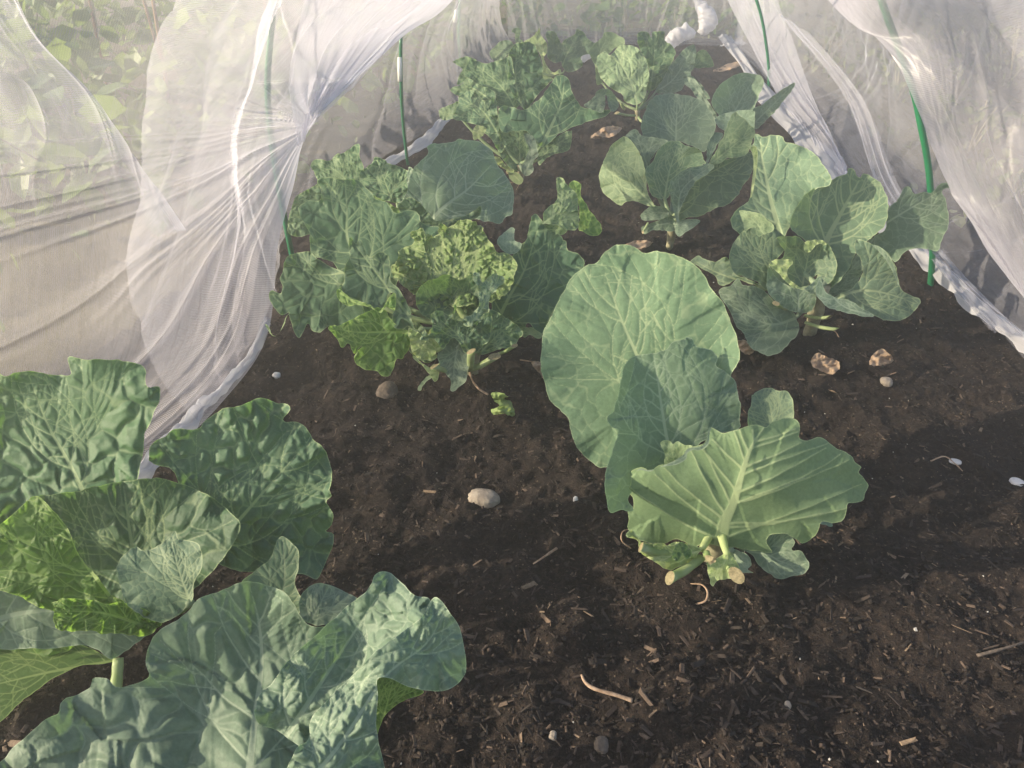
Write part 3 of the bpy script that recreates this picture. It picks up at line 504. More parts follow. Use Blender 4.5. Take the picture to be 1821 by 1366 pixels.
leaf('K','K',[(1410,610),(1470,600),(1600,655),(1500,700),(1440,760),(1420,840),(1400,700)],[(1430,800),(1480,620)],(.03,.03),'t',pet=False,ruf=.5)
leaf('K','K',[(0,1010),(25,900),(80,840),(160,770),(220,740),(225,700),(250,680),(290,670),(340,640),(350,610),(400,610),(450,640),(560,600),(550,560),(555,500),(570,460),(600,420),(660,390),(710,350),(740,310),(800,285),(870,260),(930,245),(1010,255),(1080,290),(1130,370),(1170,405),(1260,400),(1330,340),(1400,400),(1300,620),(1250,800),(1200,1010),(700,1040)],[(930,1040),(960,760),(985,560),(975,400),(940,260)],(-.06,-.01,-.03,.02,.02),'b',cell=.11,amp=2.7,nsec=5,ruf=.8,und=1.8,label='broad folded leaf with large blisters',rw=.7,step=3.2)
leaf('K','K',[(960,720),(980,660),(1030,620),(1100,520),(1200,430),(1300,340),(1380,280),(1410,220),(1450,205),(1500,230),(1560,290),(1620,310),(1600,390),(1450,520),(1330,640),(1220,740),(1160,870),(1040,800),(980,780)],[(1080,820),(1250,560),(1460,240)],(-.10,-.06,-.0,-.03),'b',pet=False,cell=.10,amp=2.5,und=1.3,nsec=5)
leaf('K','K',[(1090,1030),(1110,880),(1160,840),(1170,760),(1220,700),(1300,620),(1400,520),(1500,440),(1590,370),(1640,300),(1700,370),(1735,430),(1755,570),(1720,630),(1650,655),(1540,640),(1470,605),(1420,610),(1425,680),(1415,760),(1425,850),(1430,1030)],[(1150,1010),(1290,840),(1450,600),(1600,480),(1670,360)],(-.16,-.11,.03,.02),'b',pet=False,cell=.10,amp=3.0,und=1.0,edge=.5,label='sunlit folded edge of the broad leaf',nsec=6,rw=.7)
for k in 'ABCDEFGHIJK':
    pass
# ============================================================ soil and outside ground
def soilmat(name, dark, mid, light, litter=1.0):
    m, nt = newmat(name); T = NT(nt)
    co = T.n('ShaderNodeTexCoord').outputs['Object']
    n1 = T.noise(co, 7, 5, .6); n2 = T.noise(co, 120, 6, .75); n3 = T.noise(co, 420, 3, .6)
    c = T.mix(T.ramp(n1, .3, .7), dark, mid)
    c = T.mix(T.ramp(n2, .45, .75), c, light)
    vo = T.n('ShaderNodeTexVoronoi', {'Vector': co, 'Scale': 230.0, 'Randomness': 1.0}, feature='F1')
    rc = T.n('ShaderNodeSeparateColor', {0: vo.outputs['Color']}).outputs[0]
    sp = T.math('MULTIPLY', T.ramp(rc, .93, .96), T.math('SUBTRACT', 1.0, T.ramp(vo.outputs['Distance'], .25, .4)))
    c = T.mix(T.math('MULTIPLY', sp, .5*litter), c, (.28, .22, .16))
    h = T.math('ADD', T.math('MULTIPLY', n2, 1.0), T.math('MULTIPLY', n3, .5))
    b = T.n('ShaderNodeBump', {'Strength': .9, 'Distance': .006, 'Height': h}).outputs[0]
    T.out(T.n('ShaderNodeBsdfPrincipled', {'Base Color': c, 'Roughness': .9, 'Normal': b, 'Specular IOR Level': .15}).outputs[0])
    return m
M['soil'] = soilmat('dark_compost_soil', (.014, .0115, .0115), (.027, .0215, .020), (.072, .052, .040))
M['outground'] = soilmat('outside_earth_with_thatch', (.085, .070, .045), (.15, .13, .075), (.25, .21, .13))
def soilh(x, y):
    h = .012*fbm(x*5, y*5, 3, 3)+.0085*fbm(x*22, y*22, 3, 9)+.0045*np.abs(fbm(x*90, y*90, 2, 21))
    e = np.clip((np.abs(x-.06)-.72)/.2, 0, 1)
    return h-.006-.02*e*e
xs = np.linspace(-1.05, 1.15, 560)
ys = np.concatenate([np.linspace(-.8, .21, 90), .22*(6.6/.22)**np.linspace(0, 1, 760)])
X, Y = np.meshgrid(xs, ys)
Z = soilh(X, Y)
nx = len(xs); idx = np.arange(nx*len(ys)).reshape(len(ys), nx)
Fq = np.stack([idx[:-1, :-1], idx[:-1, 1:], idx[1:, 1:], idx[1:, :-1]], -1).reshape(-1, 4)
o = mesh('soil_bed', np.stack([X, Y, Z], -1).reshape(-1, 3), Fq, M['soil']); o['kind'] = 'structure'
xs2 = np.concatenate([np.linspace(-20, -5, 8), np.linspace(-4.6, 4.6, 90), np.linspace(5, 20, 8)])
ys2 = np.concatenate([np.linspace(-8, -1, 6), np.linspace(-.6, 12, 110), np.linspace(13, 30, 10)])
X, Y = np.meshgrid(xs2, ys2); Z = -.045+.02*fbm(X*2, Y*2, 3, 40)
inb = (X > -1.0) & (X < 1.1) & (Y > -.75) & (Y < 6.5); Z[inb] = -.09
nx = len(xs2); idx = np.arange(nx*len(ys2)).reshape(len(ys2), nx)
Fq = np.stack([idx[:-1, :-1], idx[:-1, 1:], idx[1:, 1:], idx[1:, :-1]], -1).reshape(-1, 4)
o = mesh('ground', np.stack([X, Y, Z], -1).reshape(-1, 3), Fq, M['outground']); o['kind'] = 'structure'
# ------------------------------------------------------------ bark and crumbs lying on the compost
def chipmat(name, stops):
    m, nt = newmat(name); T = NT(nt)
    a = T.n('ShaderNodeAttribute', attribute_name='tone').outputs['Fac']
    r = T.n('ShaderNodeValToRGB', {0: a}); cr = r.color_ramp
    while len(cr.elements) < len(stops): cr.elements.new(.5)
    for e, (p, c) in zip(cr.elements, stops): e.position = p; e.color = (*c, 1)
    co = T.n('ShaderNodeTexCoord').outputs['Object']
    n = T.noise(co, 300, 4, .7)
    c = T.mix(T.ramp(n, .3, .75), T.mix(.5, r.outputs[0], (.02, .015, .01)), r.outputs[0])
    b = T.n('ShaderNodeBump', {'Strength': .6, 'Distance': .001, 'Height': n}).outputs[0]
    T.out(T.n('ShaderNodeBsdfPrincipled', {'Base Color': c, 'Roughness': .8, 'Normal': b, 'Specular IOR Level': .25}).outputs[0])
    return m
M['chip'] = chipmat('bark_and_wood_fibre', [(0, (.020, .017, .017)), (.50, (.040, .032, .030)), (.74, (.090, .067, .057)), (.92, (.19, .135, .10)), (1, (.34, .25, .17))])
rng = np.random.RandomState(5)
def scatter(n, y0=.36, y1=6.2, bias=1.6):
    u = rng.rand(n); y = y0*(y1/y0)**(u**bias)
    x = rng.uniform(-.80, .92, n)
    return x, y
cv = np.array([[-1, -1, 0], [1, -1, 0], [1, 1, 0], [-1, 1, 0], [-.85, -.75, 1], [.8, -.8, 1], [.9, .6, 1], [-.7, .8, 1]], float)
cf = np.array([[0, 3, 2, 1], [4, 5, 6, 7], [0, 1, 5, 4], [1, 2, 6, 5], [2, 3, 7, 6], [3, 0, 4, 7]])
def chips(n, lmin, lmax, asp, th, tonef, bias=1.5):
    x, y = scatter(n, bias=bias)
    L_ = lmin*(lmax/lmin)**(rng.rand(n)**2.2); w = L_*rng.uniform(asp[0], asp[1], n); t = w*rng.uniform(th[0], th[1], n)
    a = rng.uniform(0, 6.28, n); tl = rng.normal(0, .28, n); rl = rng.normal(0, .5, n)
    z = soilh(x, y)+t*.2+np.abs(tl)*L_*.25
    v = np.repeat(cv[None], n, 0)*(1+rng.uniform(-.25, .25, (n, 8, 3)))*np.stack([L_/2, w/2, t], 1)[:, None]
    bend = rng.normal(0, .18, n)[:, None]*v[..., 0]**2/(L_[:, None]); v[..., 1] += bend
    # roll, tilt, turn
    c, s = np.cos(rl)[:, None], np.sin(rl)[:, None]; v = np.stack([v[..., 0], v[..., 1]*c-v[..., 2]*s, v[..., 1]*s+v[..., 2]*c], -1)
    c, s = np.cos(tl)[:, None], np.sin(tl)[:, None]; v = np.stack([v[..., 0]*c-v[..., 2]*s, v[..., 1], v[..., 0]*s+v[..., 2]*c], -1)
    c, s = np.cos(a)[:, None], np.sin(a)[:, None]; v = np.stack([v[..., 0]*c-v[..., 1]*s, v[..., 0]*s+v[..., 1]*c, v[..., 2]], -1)
    v += np.stack([x, y, z], 1)[:, None]
    F_ = (cf[None]+8*np.arange(n)[:, None, None]).reshape(-1, 4)
    return v.reshape(-1, 3), F_, np.repeat(tonef(n), 8)
def merge(parts):
    V = []; F_ = []; A = []; k = 0
    for v, f, a in parts: V.append(v); F_.append(f+k); A.append(a); k += len(v)
    return np.vstack(V), np.vstack(F_), np.concatenate(A)
V, F_, A = merge([chips(42000, .002, .012, (.15, .5), (.15, .4), lambda n: rng.rand(n)**1.1*.90),
                  chips(11000, .005, .024, (.08, .32), (.1, .3), lambda n: .30+.70*rng.rand(n)**1.2)])
o = mesh('bark_mulch', V, F_, M['chip'], smooth=False, attrs={'tone': A}); tag(o, 'fine dark bark and wood fibre mixed into the compost surface', 'mulch', kind='stuff')
V, F_, A = chips(24000, .0012, .0055, (.7, 1.0), (.5, .9), lambda n: rng.rand(n)*.72)
o = mesh('soil_crumbs', V, F_, M['chip'], smooth=True, attrs={'tone': A}); tag(o, 'crumbs and small clods of dark compost', 'soil crumbs', kind='stuff')
M['grit'] = plainmat('pale_grit', (.42, .40, .37), (.62, .60, .56), 300, .6, .3, .001)
V, F_, A = chips(120, .0015, .0040, (.7, 1.0), (.5, .9), lambda n: np.zeros(n))
V[:, 2] += .002
o = mesh('grit_specks', V, F_, M['grit'], smooth=False); tag(o, 'tiny pale grit specks sprinkled on the compost', 'grit', kind='stuff')
# ------------------------------------------------------------ individual things on the soil
def stone(px, py, wpx, hpx, deep, mat, label, name='stone', seed=0, ang=0, cat_='stone', squash=1, group=None):
    z = float(gz(px, py)); c = P3(px, py, z); c[2] = float(soilh(np.array(c[0]), np.array(c[1])))
    import bmesh
    bm = bmesh.new(); bmesh.ops.create_icosphere(bm, subdivisions=4, radius=1)
    V = np.array([v.co[:] for v in bm.verts]); F_ = [[v.index for v in f.verts] for f in bm.faces]; bm.free()
    s = wpx*z/FPX/2; d = hpx*z/FPX/2
    r = 1+.09*fbm(V[:, 0]*1.0+seed, V[:, 1]*1.0+V[:, 2]*.9, 2, seed)+.03*fbm(V[:, 0]*5, V[:, 1]*5+V[:, 2]*4, 2, seed+4)
    V = np.sign(V)*np.abs(V)**.8*r[:, None]
    V = V*np.array([s, d*1.5, deep])
    ca, sa = math.cos(ang), math.sin(ang)
    V = np.stack([V[:, 0]*ca-V[:, 1]*sa, V[:, 0]*sa+V[:, 1]*ca, V[:, 2]+deep*.45], 1)
    return tag(mesh(name, V+c, F_, mat, origin=c), label, cat_, group)
M['stone'] = plainmat('pale_limestone', (.24, .20, .165), (.40, .35, .29), 70, .85, .8, .003)
M['stone2'] = plainmat('brown_stone', (.10, .08, .065), (.19, .15, .12), 70, .85, .8, .003)
M['peb'] = plainmat('white_pebble', (.55, .53, .52), (.70, .68, .66), 90, .6, .3, .001)
stone(860, 873, 60, 26, .014, M['stone'], 'flat pale buff stone lying alone on the soil in the middle of the bed', seed=3, ang=-.1)
stone(688, 697, 36, 34, .016, M['stone2'], 'brown half-buried stone below the big savoy', seed=5)
stone(490, 659, 15, 9, .006, M['peb'], 'tiny white pebble near the left net hem', 'pebble', 6, cat_='pebble')
stone(1810, 853, 22, 15, .004, M['peb'], 'flat white chip at the right edge of the picture', 'pebble', 8, ang=-.6, cat_='pebble')
stone(1700, 818, 20, 10, .003, M['peb'], 'thin pale flake among dry shreds right of the front cabbage', 'pebble', 9, ang=-.3, cat_='pebble')
stone(1397, 1267, 11, 10, .005, M['stone'], 'small round cream pebble on the bare soil at the bottom right', 'pebble', 10, cat_='pebble')
stone(983, 1308, 14, 12, .005, M['stone'], 'small buff pebble near the bottom centre', 'pebble', 11, cat_='pebble')
stone(1070, 1325, 26, 20, .006, M['stone2'], 'dull grey-brown stone at the bottom edge', 'stone', 12)
stone(1576, 682, 20, 16, .008, M['stone'], 'small pinkish stone in the sunlit patch', 'stone', 15)
stone(1024, 883, 9, 9, .004, M['peb'], 'small bluish-white pebble left of the front cabbage', 'pebble', 16, cat_='pebble')
def drysheet(px, pts, zt, mat, name, label, cat_, curl=.008, seed=0, fr='P'):
    p = topx(fr, pts); o_ = cat(p, (2.2,), True)
    o_ = o_+np.stack([vnoise(np.arange(len(o_))*.7, np.zeros(len(o_)), seed), vnoise(np.arange(len(o_))*.7, np.ones(len(o_))*5, seed)], 1)*1.2
    x0, y0 = o_.min(0); x1, y1 = o_.max(0)
    gx, gy = np.meshgrid(np.arange(x0, x1, 2.), np.arange(y0, y1, 2.)); g = np.stack([gx.ravel(), gy.ravel()], 1)
    g = g[inside(o_, g[:, 0], g[:, 1])]
    dd = np.full(len(g), 1e9)
    for q in o_: np.minimum(dd, np.hypot(g[:, 0]-q[0], g[:, 1]-q[1]), out=dd)
    g = g[dd > 1.2]; pt = np.vstack([o_, g])
    r = delaunay_2d_cdt([Vector(q) for q in pt], [], [list(range(len(o_)))], 1, 1e-4)
    v = np.array([tuple(q) for q in r[0]]); fc = [tuple(f) for f in r[2]]
    h = zt+curl*fbm(v[:, 0]/14+seed, v[:, 1]/10, 3, seed)
    r_ = FW[2]-((v[:, 1]-PH/2)/FPX)*UP[2]
    z = (CH-np.maximum(h, .003))/-r_
    V = P3(v[:, 0], v[:, 1], z); c = V.mean(0); c[2] = 0
    return tag(mesh(name, V, fc, mat, origin=c, attrs={'dv': [9]*len(V), 'dt': [9]*len(V), 'de': [9]*len(V)}), label, cat_)
M['dry'] = plainmat('dry_tan_leaf', (.34, .23, .15), (.60, .45, .32), 60, .75, .6, .002, .3)
drysheet(0, [(1443,640),(1455,628),(1472,636),(1490,642),(1493,655),(1480,665),(1462,660),(1445,652)], .012, M['dry'], 'dry_leaf', 'crumpled tan dry leaf on the sunlit soil, left of the domed one', 'dry leaf', .012, 1)
drysheet(0, [(1547,648),(1552,630),(1568,621),(1582,630),(1588,642),(1570,650)], .018, M['dry'], 'dry_leaf', 'domed pale tan dry leaf fragment, the rightmost on the soil', 'dry leaf', .012, 2)
drysheet(0, [(945,645),(965,643),(985,650),(990,680),(970,675),(955,660)], .02, M['dry'], 'dry_leaf', 'brown withered leaf tucked left of the huge round leaf', 'dry leaf', .015, 3)
drysheet(0, [(1050,245),(1065,232),(1085,224),(1105,228),(1095,240),(1075,245)], .015, M['dry'], 'dry_leaf', 'orange sunlit dry scraps below the far oval-leaved cabbage', 'dry leaf', .015, 4)
drysheet(0, [(1110,437),(1130,428),(1160,430),(1150,440),(1125,442)], .01, M['dry'], 'dry_leaf', 'long dry strip of leaf behind the top of the huge round leaf', 'dry leaf', .01, 5)
drysheet(0, [(1268,125),(1300,112),(1322,108),(1318,116),(1290,126)], .01, M['dry'], 'dry_leaf', 'dry leaf scrap on the far soil near the end net', 'dry leaf', .01, 6)
drysheet(0, [(1312,607),(1330,606),(1345,616),(1335,630),(1318,625)], .012, M['dry'], 'dry_leaf', 'dark tan dry leaf between the two smooth cabbages', 'dry leaf', .01, 7)
drysheet(0, [(873,700),(885,698),(905,706),(912,722),(914,740),(895,736),(878,738),(874,728),(888,722),(878,712)], .015, M['y'], 'torn_leaf_piece', 'pale green torn piece of leaf lying on the soil below the big savoy', 'leaf piece', .02, 8)
drysheet(0, [(1455,930),(1475,925),(1480,937),(1468,934)], .02, M['b'], 'torn_leaf_piece', 'tiny bluish leaf tip peeping from under the wide fan leaf', 'leaf piece', .003, 9)
def twig(pts, r, mat, label, name='twig', h=.006, cat_='twig'):
    p = cat(pts, 8); k = np.linspace(0, 1, len(p))
    hh = h+.6*h*np.sin(k*math.pi)
    r_ = FW[2]-((p[:, 1]-PH/2)/FPX)*UP[2]; V0 = P3(p[:, 0], p[:, 1], (CH-hh)/-r_)
    rr = r*(1-.55*k)*(1+.2*vnoise(k*9, k*0, len(p)))
    V, F_ = tube(V0, rr, 8, True, .7); c = V0.mean(0); c[2] = 0
    return tag(mesh(name, V, F_, mat, origin=c), label, cat_)
M['twig'] = plainmat('dry_wood', (.26, .17, .11), (.48, .35, .25), 120, .8, .6, .001)
twig([(1125,1246),(1095,1236),(1060,1226),(1042,1215),(1034,1200)], .0032, M['twig'], 'pale split twig on bare soil at the bottom centre')
twig([(1238,1075),(1255,1068),(1258,1052),(1248,1040),(1228,1038)], .0018, M['twig'], 'curled dry stalk under the front cabbage', h=.012)
twig([(1122,975),(1106,962),(1108,945),(1128,940)], .0014, M['twig'], 'thin reddish tendril curling left of the front cabbage', h=.02)
twig([(868,702),(850,690),(838,672),(835,650)], .0028, M['twig'], 'dry bent root hanging from the big savoy', h=.012)
twig([(990,975),(968,990),(948,1003)], .0022, M['twig'], 'thin straight splinter left of the front cabbage')
twig([(1655,820),(1680,812),(1700,826),(1712,838)], .0016, M['twig'], 'dry curled shreds beside the thin pale flake')
twig([(1470,585),(1485,590),(1492,600)], .0018, M['twig'], 'small dry stalk under the open cabbage', h=.01)
twig([(1738,1166),(1790,1152),(1821,1142)], .0026, M['stone2'], 'dark thin root at the right edge')
twig([(925,640),(945,643),(968,648)], .0018, M['twig'], 'dry tendril reaching from the withered brown leaf')
twig([(893,318),(910,325),(925,322),(918,338)], .0016, M['twig'], 'thin curled tendril by the dark far savoy')
# ============================================================ net
def netmat(name, colr, a0, a1, weave=True, dens=.5):
    m, nt = newmat(name); T = NT(nt)
    uv = T.n('ShaderNodeTexCoord').outputs['UV']
    lw = T.n('ShaderNodeLayerWeight', {'Blend': .35}).outputs['Facing']
    co = T.n('ShaderNodeTexCoord').outputs['Object']
    f = T.math('POWER', lw, 1.5)
    al = T.math('ADD', a0, T.math('MULTIPLY', f, a1-a0))
    st = T.n('ShaderNodeMapping', {'Vector': uv, 'Scale': (2.2, 26, 1)}).outputs[0]
    ns = T.noise(st, 3.0, 5, .65)
    al = T.math('ADD', al, T.n('ShaderNodeAttribute', attribute_name='dens').outputs['Fac'])
    al = T.math('MULTIPLY', al, T.math('ADD', .72, T.math('MULTIPLY', ns, .6)))
    if weave:
        mp = T.n('ShaderNodeMapping', {'Vector': uv, 'Scale': (1, 1, 1)}).outputs[0]
        w1 = T.n('ShaderNodeTexWave', {'Vector': mp, 'Scale': 95.0, 'Distortion': .6, 'Detail': 1.0}, bands_direction='X').outputs['Fac']
        w2 = T.n('ShaderNodeTexWave', {'Vector': mp, 'Scale': 95.0, 'Distortion': .6, 'Detail': 1.0}, bands_direction='Y').outputs['Fac']
        w = T.math('MAXIMUM', w1, w2)
        al = T.math('MULTIPLY', al, T.math('ADD', .50, T.math('MULTIPLY', w, .62)))
    al = T.math('MINIMUM', al, .97)
    d = T.n('ShaderNodeBsdfDiffuse', {'Color': (*colr, 1)}).outputs[0]
    t = T.n('ShaderNodeBsdfTranslucent', {'Color': (*colr, 1)}).outputs[0]
    s = T.n('ShaderNodeBsdfGlossy', {'Color': (.9, .9, .9, 1), 'Roughness': .38}).outputs[0]
    dt = T.n('ShaderNodeMixShader', {0: dens, 1: d, 2: t}).outputs[0]
    dts = T.n('ShaderNodeMixShader', {0: .04, 1: dt, 2: s}).outputs[0]
    tr = T.n('ShaderNodeBsdfTransparent').outputs[0]
    T.out(T.n('ShaderNodeMixShader', {0: al, 1: tr, 2: dts}).outputs[0])
    return m
M['net'] = netmat('insect_mesh', (.76, .76, .86), .26, .50)
M['netr'] = netmat('insect_mesh_right_shaded', (.50, .49, .56), .24, .55)  # same mesh in a darker tone: weaker light on the right put into colour
M['netd'] = netmat('insect_mesh_doubled', (.70, .70, .80), .36, .68)
M['netl'] = netmat('insect_mesh_single', (.74, .74, .84), .15, .48)
M['hem'] = netmat('insect_mesh_gathered_hem', (.76, .76, .80), .80, .97, False)
def upsample(G, nu, nv):
    G = np.array(G, float)
    A = np.stack([cat(G[:, j], 1) if False else interp(G[:, j], nu) for j in range(G.shape[1])], 1)
    return np.stack([interp(A[i], nv) for i in range(A.shape[0])], 0)
def interp(p, n):
    p = np.asarray(p, float); m = len(p)-1
    q = np.vstack([2*p[0]-p[1], p, 2*p[-1]-p[-2]])
    s = np.linspace(0, m, n); i = np.minimum(s.astype(int), m-1); t = (s-i)[:, None]
    a, b, c, d = q[i], q[i+1], q[i+2], q[i+3]
    return .5*((2*b)+(c-a)*t+(2*a-5*b+4*c-d)*t*t+(3*b-a-3*c+d)*t**3)
def sheet(name, G, nu, nv, mat, disp, label, persp=True, parent=None, uvs=(1, 1), origin=None, cat_='net', dens=None):
    S = upsample(G, nu, nv)
    V = P3(S[..., 0], S[..., 1], S[..., 2]) if persp else S
    du = np.gradient(V, axis=0); dv = np.gradient(V, axis=1); nr = np.cross(du, dv); nr /= np.linalg.norm(nr, axis=-1)[..., None]+1e-9
    U, W = np.meshgrid(np.linspace(0, 1, nu), np.linspace(0, 1, nv), indexing='ij')
    if disp is not None: V = V+nr*disp(U, W)[..., None]
    V[..., 2] = np.maximum(V[..., 2], -.03)
    idx = np.arange(nu*nv).reshape(nu, nv)
    Fq = np.stack([idx[:-1, :-1], idx[:-1, 1:], idx[1:, 1:], idx[1:, :-1]], -1).reshape(-1, 4)
    lu = np.linalg.norm(np.diff(V, axis=0), axis=-1).mean()*nu; lv = np.linalg.norm(np.diff(V, axis=1), axis=-1).mean()*nv
    o = mesh(name, V.reshape(-1, 3), Fq, mat, parent, uv=np.stack([(U*lu).ravel(), (W*lv).ravel()], 1), origin=origin, attrs={'dens': dens(U, W).ravel()} if dens is not None else None)
    if parent is None: tag(o, label, cat_)
    elif label: o['label'] = label
    return o
def pleat(U, W, fr, seed, amp, along='u', soft=.5):
    """gathers running along one direction, sharpening into narrow ridges"""
    a, b = (U, W) if along == 'u' else (W, U)
    x = b*fr+1.3*vnoise(a*2.0, b*3, seed)
    n = vnoise(x, a*1.3, seed+1)+.5*vnoise(x*2.3, a*2.2, seed+2)+.28*vnoise(x*5.1, a*3.1, seed+3)
    r = 1-np.abs(n); return amp*(r**3-.5*n*soft)
NET = empty('insect_net', (0, 2.5, 0), 'sheer white insect mesh draped over green hoops as a long low tunnel', 'insect net')
OR = np.array([0, 2.5, 0])
# left inner wall (world metres): rows along y, columns from soil to ridge
def wallG(side):
    G = []
    for y in (1.0, 1.5, 1.9, 2.3, 2.8, 3.4, 4.0, 4.7, 5.4, 6.15):
        if side < 0:
            xb = float(np.interp(y, [1.0, 1.35, 1.6, 1.85, 2.65, 3.0, 3.45, 6.15], [-.70, -.70, -.80, -.89, -.87, -.81, -.74, -.80])); q = [(xb, 0), (xb-.05, .12), (xb-.05, .28), (xb+.02, .45), (xb+.10, .62), (xb+.24, .78)]
        else:
            xb = .86+.015*math.sin(y*4); q = [(xb, 0), (xb+.03, .12), (xb+.03, .28), (xb-.03, .45), (xb-.11, .62), (xb-.25, .78)]
        G.append([(x, y, z) for x, z in q])
    return G
sheet('net_wall', wallG(-1), 420, 160, M['netl'], lambda U, W: pleat(U, W, 13, 3, .012, 'v')+.03*fbm(U*6, W*2, 2, 8)+pleat(U, W+U*2, 5, 5, .006), 'left inner wall of the mesh', False, NET, origin=OR)
sheet('net_wall', wallG(1), 420, 160, M['netl'], lambda U, W: pleat(U, W, 10, 13, .010, 'v')+.03*fbm(U*6, W*2, 2, 18)+pleat(U, W+U*3, 6, 15, .009), 'right inner wall of the mesh', False, NET, origin=OR)
for sx, x0 in ((-1, -1.02), (1, .88)):
    G = [[(x0+.02*math.sin(y*7)*1., y, 0), (x0+sx*.03, y, .2), (x0, y, .42), (x0-sx*.12, y, .66), (x0-sx*.34, y, .86)] for y in (-.75, -.3, .1, .45, .8)]
    sheet('net_wall', G, 120, 90, M['netl'], lambda U, W: pleat(U, W, 9, 33, .012, 'v'), 'mesh wall continuing beside the photographer', False, NET, origin=OR)
# end wall
G = [[(x, 6.15+.08*math.sin(x*5+z*3), z) for z in (-.01, .2, .45, .7, .9)] for x in np.linspace(-.80, .92, 7)]
sheet('net_wall', G, 220, 90, M['net'], lambda U, W: pleat(U, W, 16, 23, .03, 'v'), 'far end wall of the mesh', False, NET, origin=OR)
# gathered hem along the soil
def hem(pts, wpx, name='net_hem', seed=0, label=None):
    p = cat(pts, 14); n = len(p); k = np.arange(n)
    c = gp(p[:, 0], p[:, 1]); t = np.gradient(c, axis=0); t /= np.linalg.norm(t, axis=1)[:, None]; s = np.stack([t[:, 1], -t[:, 0], 0*t[:, 0]], 1)
    wz = gz(p[:, 0], p[:, 1])/FPX
    m = 14; V = []
    for j in range(m):
        w = (j/(m-1)-.5)
        ww = (np.interp(k/n, np.linspace(0, 1, len(wpx)), wpx)*wz)*(1+.5*vnoise(k/9., np.full(n, w*2), seed))
        zz = .016+.022*(1-4*w*w)*(.6+.6*vnoise(k/7., np.full(n, w*5), seed+2))+.006*vnoise(k/2.5, np.full(n, w*9), seed+5)
        V.append(c+s*(w*ww)[:, None]+np.array([0, 0, 1])*zz[:, None])
    V = np.stack(V, 1); idx = np.arange(n*m).reshape(n, m)
    Fq = np.stack([idx[:-1, :-1], idx[:-1, 1:], idx[1:, 1:], idx[1:, :-1]], -1).reshape(-1, 4)
    U, W = np.meshgrid(np.arange(n)*.01, np.linspace(0, .1, m), indexing='ij')
    o = mesh(name, V.reshape(-1, 3), Fq, M['hem'], NET, uv=np.stack([U.ravel(), W.ravel()], 1), origin=OR)
    if label: o['label'] = label
hem([(1290,70),(1345,150),(1395,215),(1440,270),(1480,325),(1530,385),(1590,430),(1650,480),(1720,545),(1790,605),(1860,665)], [34,40,46,50,34,26,30,36,46,50], seed=1)
hem([(800,210),(775,240),(745,268),(705,292),(660,320),(600,380)], [26,30,26,26,30], seed=2)
hem([(480,590),(440,660),(395,712),(345,760),(290,820),(235,880)], [12,16,24,34,42], seed=3)
hem([(1285,88),(1305,82),(1325,84)], [14,10], seed=4)
# near left curtain of mesh, gathered over the hoop and falling towards the left plants
G = [[(870,-80,2.6),(760,-70,2.1),(600,-70,1.7),(300,-80,1.4),(-120,-80,1.25)],
     [(790,16,2.45),(690,20,2.06),(540,20,1.72),(250,10,1.40),(-120,20,1.2)],
     [(718,64,2.20),(620,66,1.96),(480,80,1.70),(220,90,1.36),(-120,110,1.15)],
     [(604,168,1.80),(520,170,1.69),(400,180,1.57),(190,190,1.34),(-120,210,1.12)],
     [(545,240,1.74),(470,250,1.67),(350,270,1.54),(170,290,1.36),(-120,320,1.10)],
     [(522,330,1.76),(440,340,1.68),(320,370,1.55),(150,390,1.32),(-120,430,1.07)],
     [(494,440,1.70),(410,440,1.62),(290,470,1.48),(140,500,1.27),(-120,540,1.05)],
     [(474,600,1.58),(390,590,1.5),(270,600,1.38),(130,620,1.22),(-120,650,1.04)],
     [(395,715,1.38),(320,710,1.33),(220,705,1.24),(100,705,1.14),(-120,720,1.02)],
     [(248,862,1.16),(190,840,1.13),(120,815,1.10),(40,790,1.06),(-120,770,1.0)]]
def dispL(U, W):
    fan = 1-np.exp(-((U-.43)/.12)**2*1.2)
    dist = np.sqrt((U-.42)**2*6+W**2)
    ang = np.arctan2((U-.42)*2.6, W+.02)
    p = vnoise(ang*6, dist*1.0, 31)+.45*vnoise(ang*16, dist*1.2, 32)+.2*vnoise(ang*38, dist*1.4, 33)
    rid = (1-np.abs(p))**3
    am = np.clip(dist/.25, .15, 1)*np.where(U > .30, 1, .35)
    return .017*rid*am*np.clip(1.25-W, .4, 1)+.015*fbm(U*3, W*3, 2, 44)*np.clip(W*4, 0, 1)
sheet('net_curtain', G, 420, 420, M['net'], dispL, 'gathered near left curtain of mesh', True, NET, origin=OR, dens=lambda U, W: .42*np.exp(-(((U-.42)/.2)**2+(W/.30)**2))+.22*np.exp(-W/.06)+.34*np.clip(1-U/.45, 0, 1)*np.exp(-(W/.48)**2)-.08*np.clip((W-.35)*3, 0, 1)*np.clip(1-U/.5, 0, 1))
G = [[(10,-80,1.16),(-30,-80,1.12),(-120,-80,1.02)],[(70,50,1.18),(0,60,1.12),(-120,70,1.0)],[(160,150,1.2),(30,170,1.12),(-120,200,.99)],
     [(255,285,1.22),(90,320,1.12),(-120,350,.98)],[(338,405,1.26),(150,440,1.12),(-120,480,.97)]]
sheet('net_curtain', G, 240, 160, M['netl'], lambda U, W: .010*pleat(U, W, 7, 51, 1)*.9+.012*np.exp(-W*14), 'loose second layer of mesh at the upper left', True, NET, origin=OR, dens=lambda U, W: .10+.25*np.exp(-W/.05)-.42*np.clip(U*2.6-1.5, 0, 1)*np.clip(W*3, 0, 1))
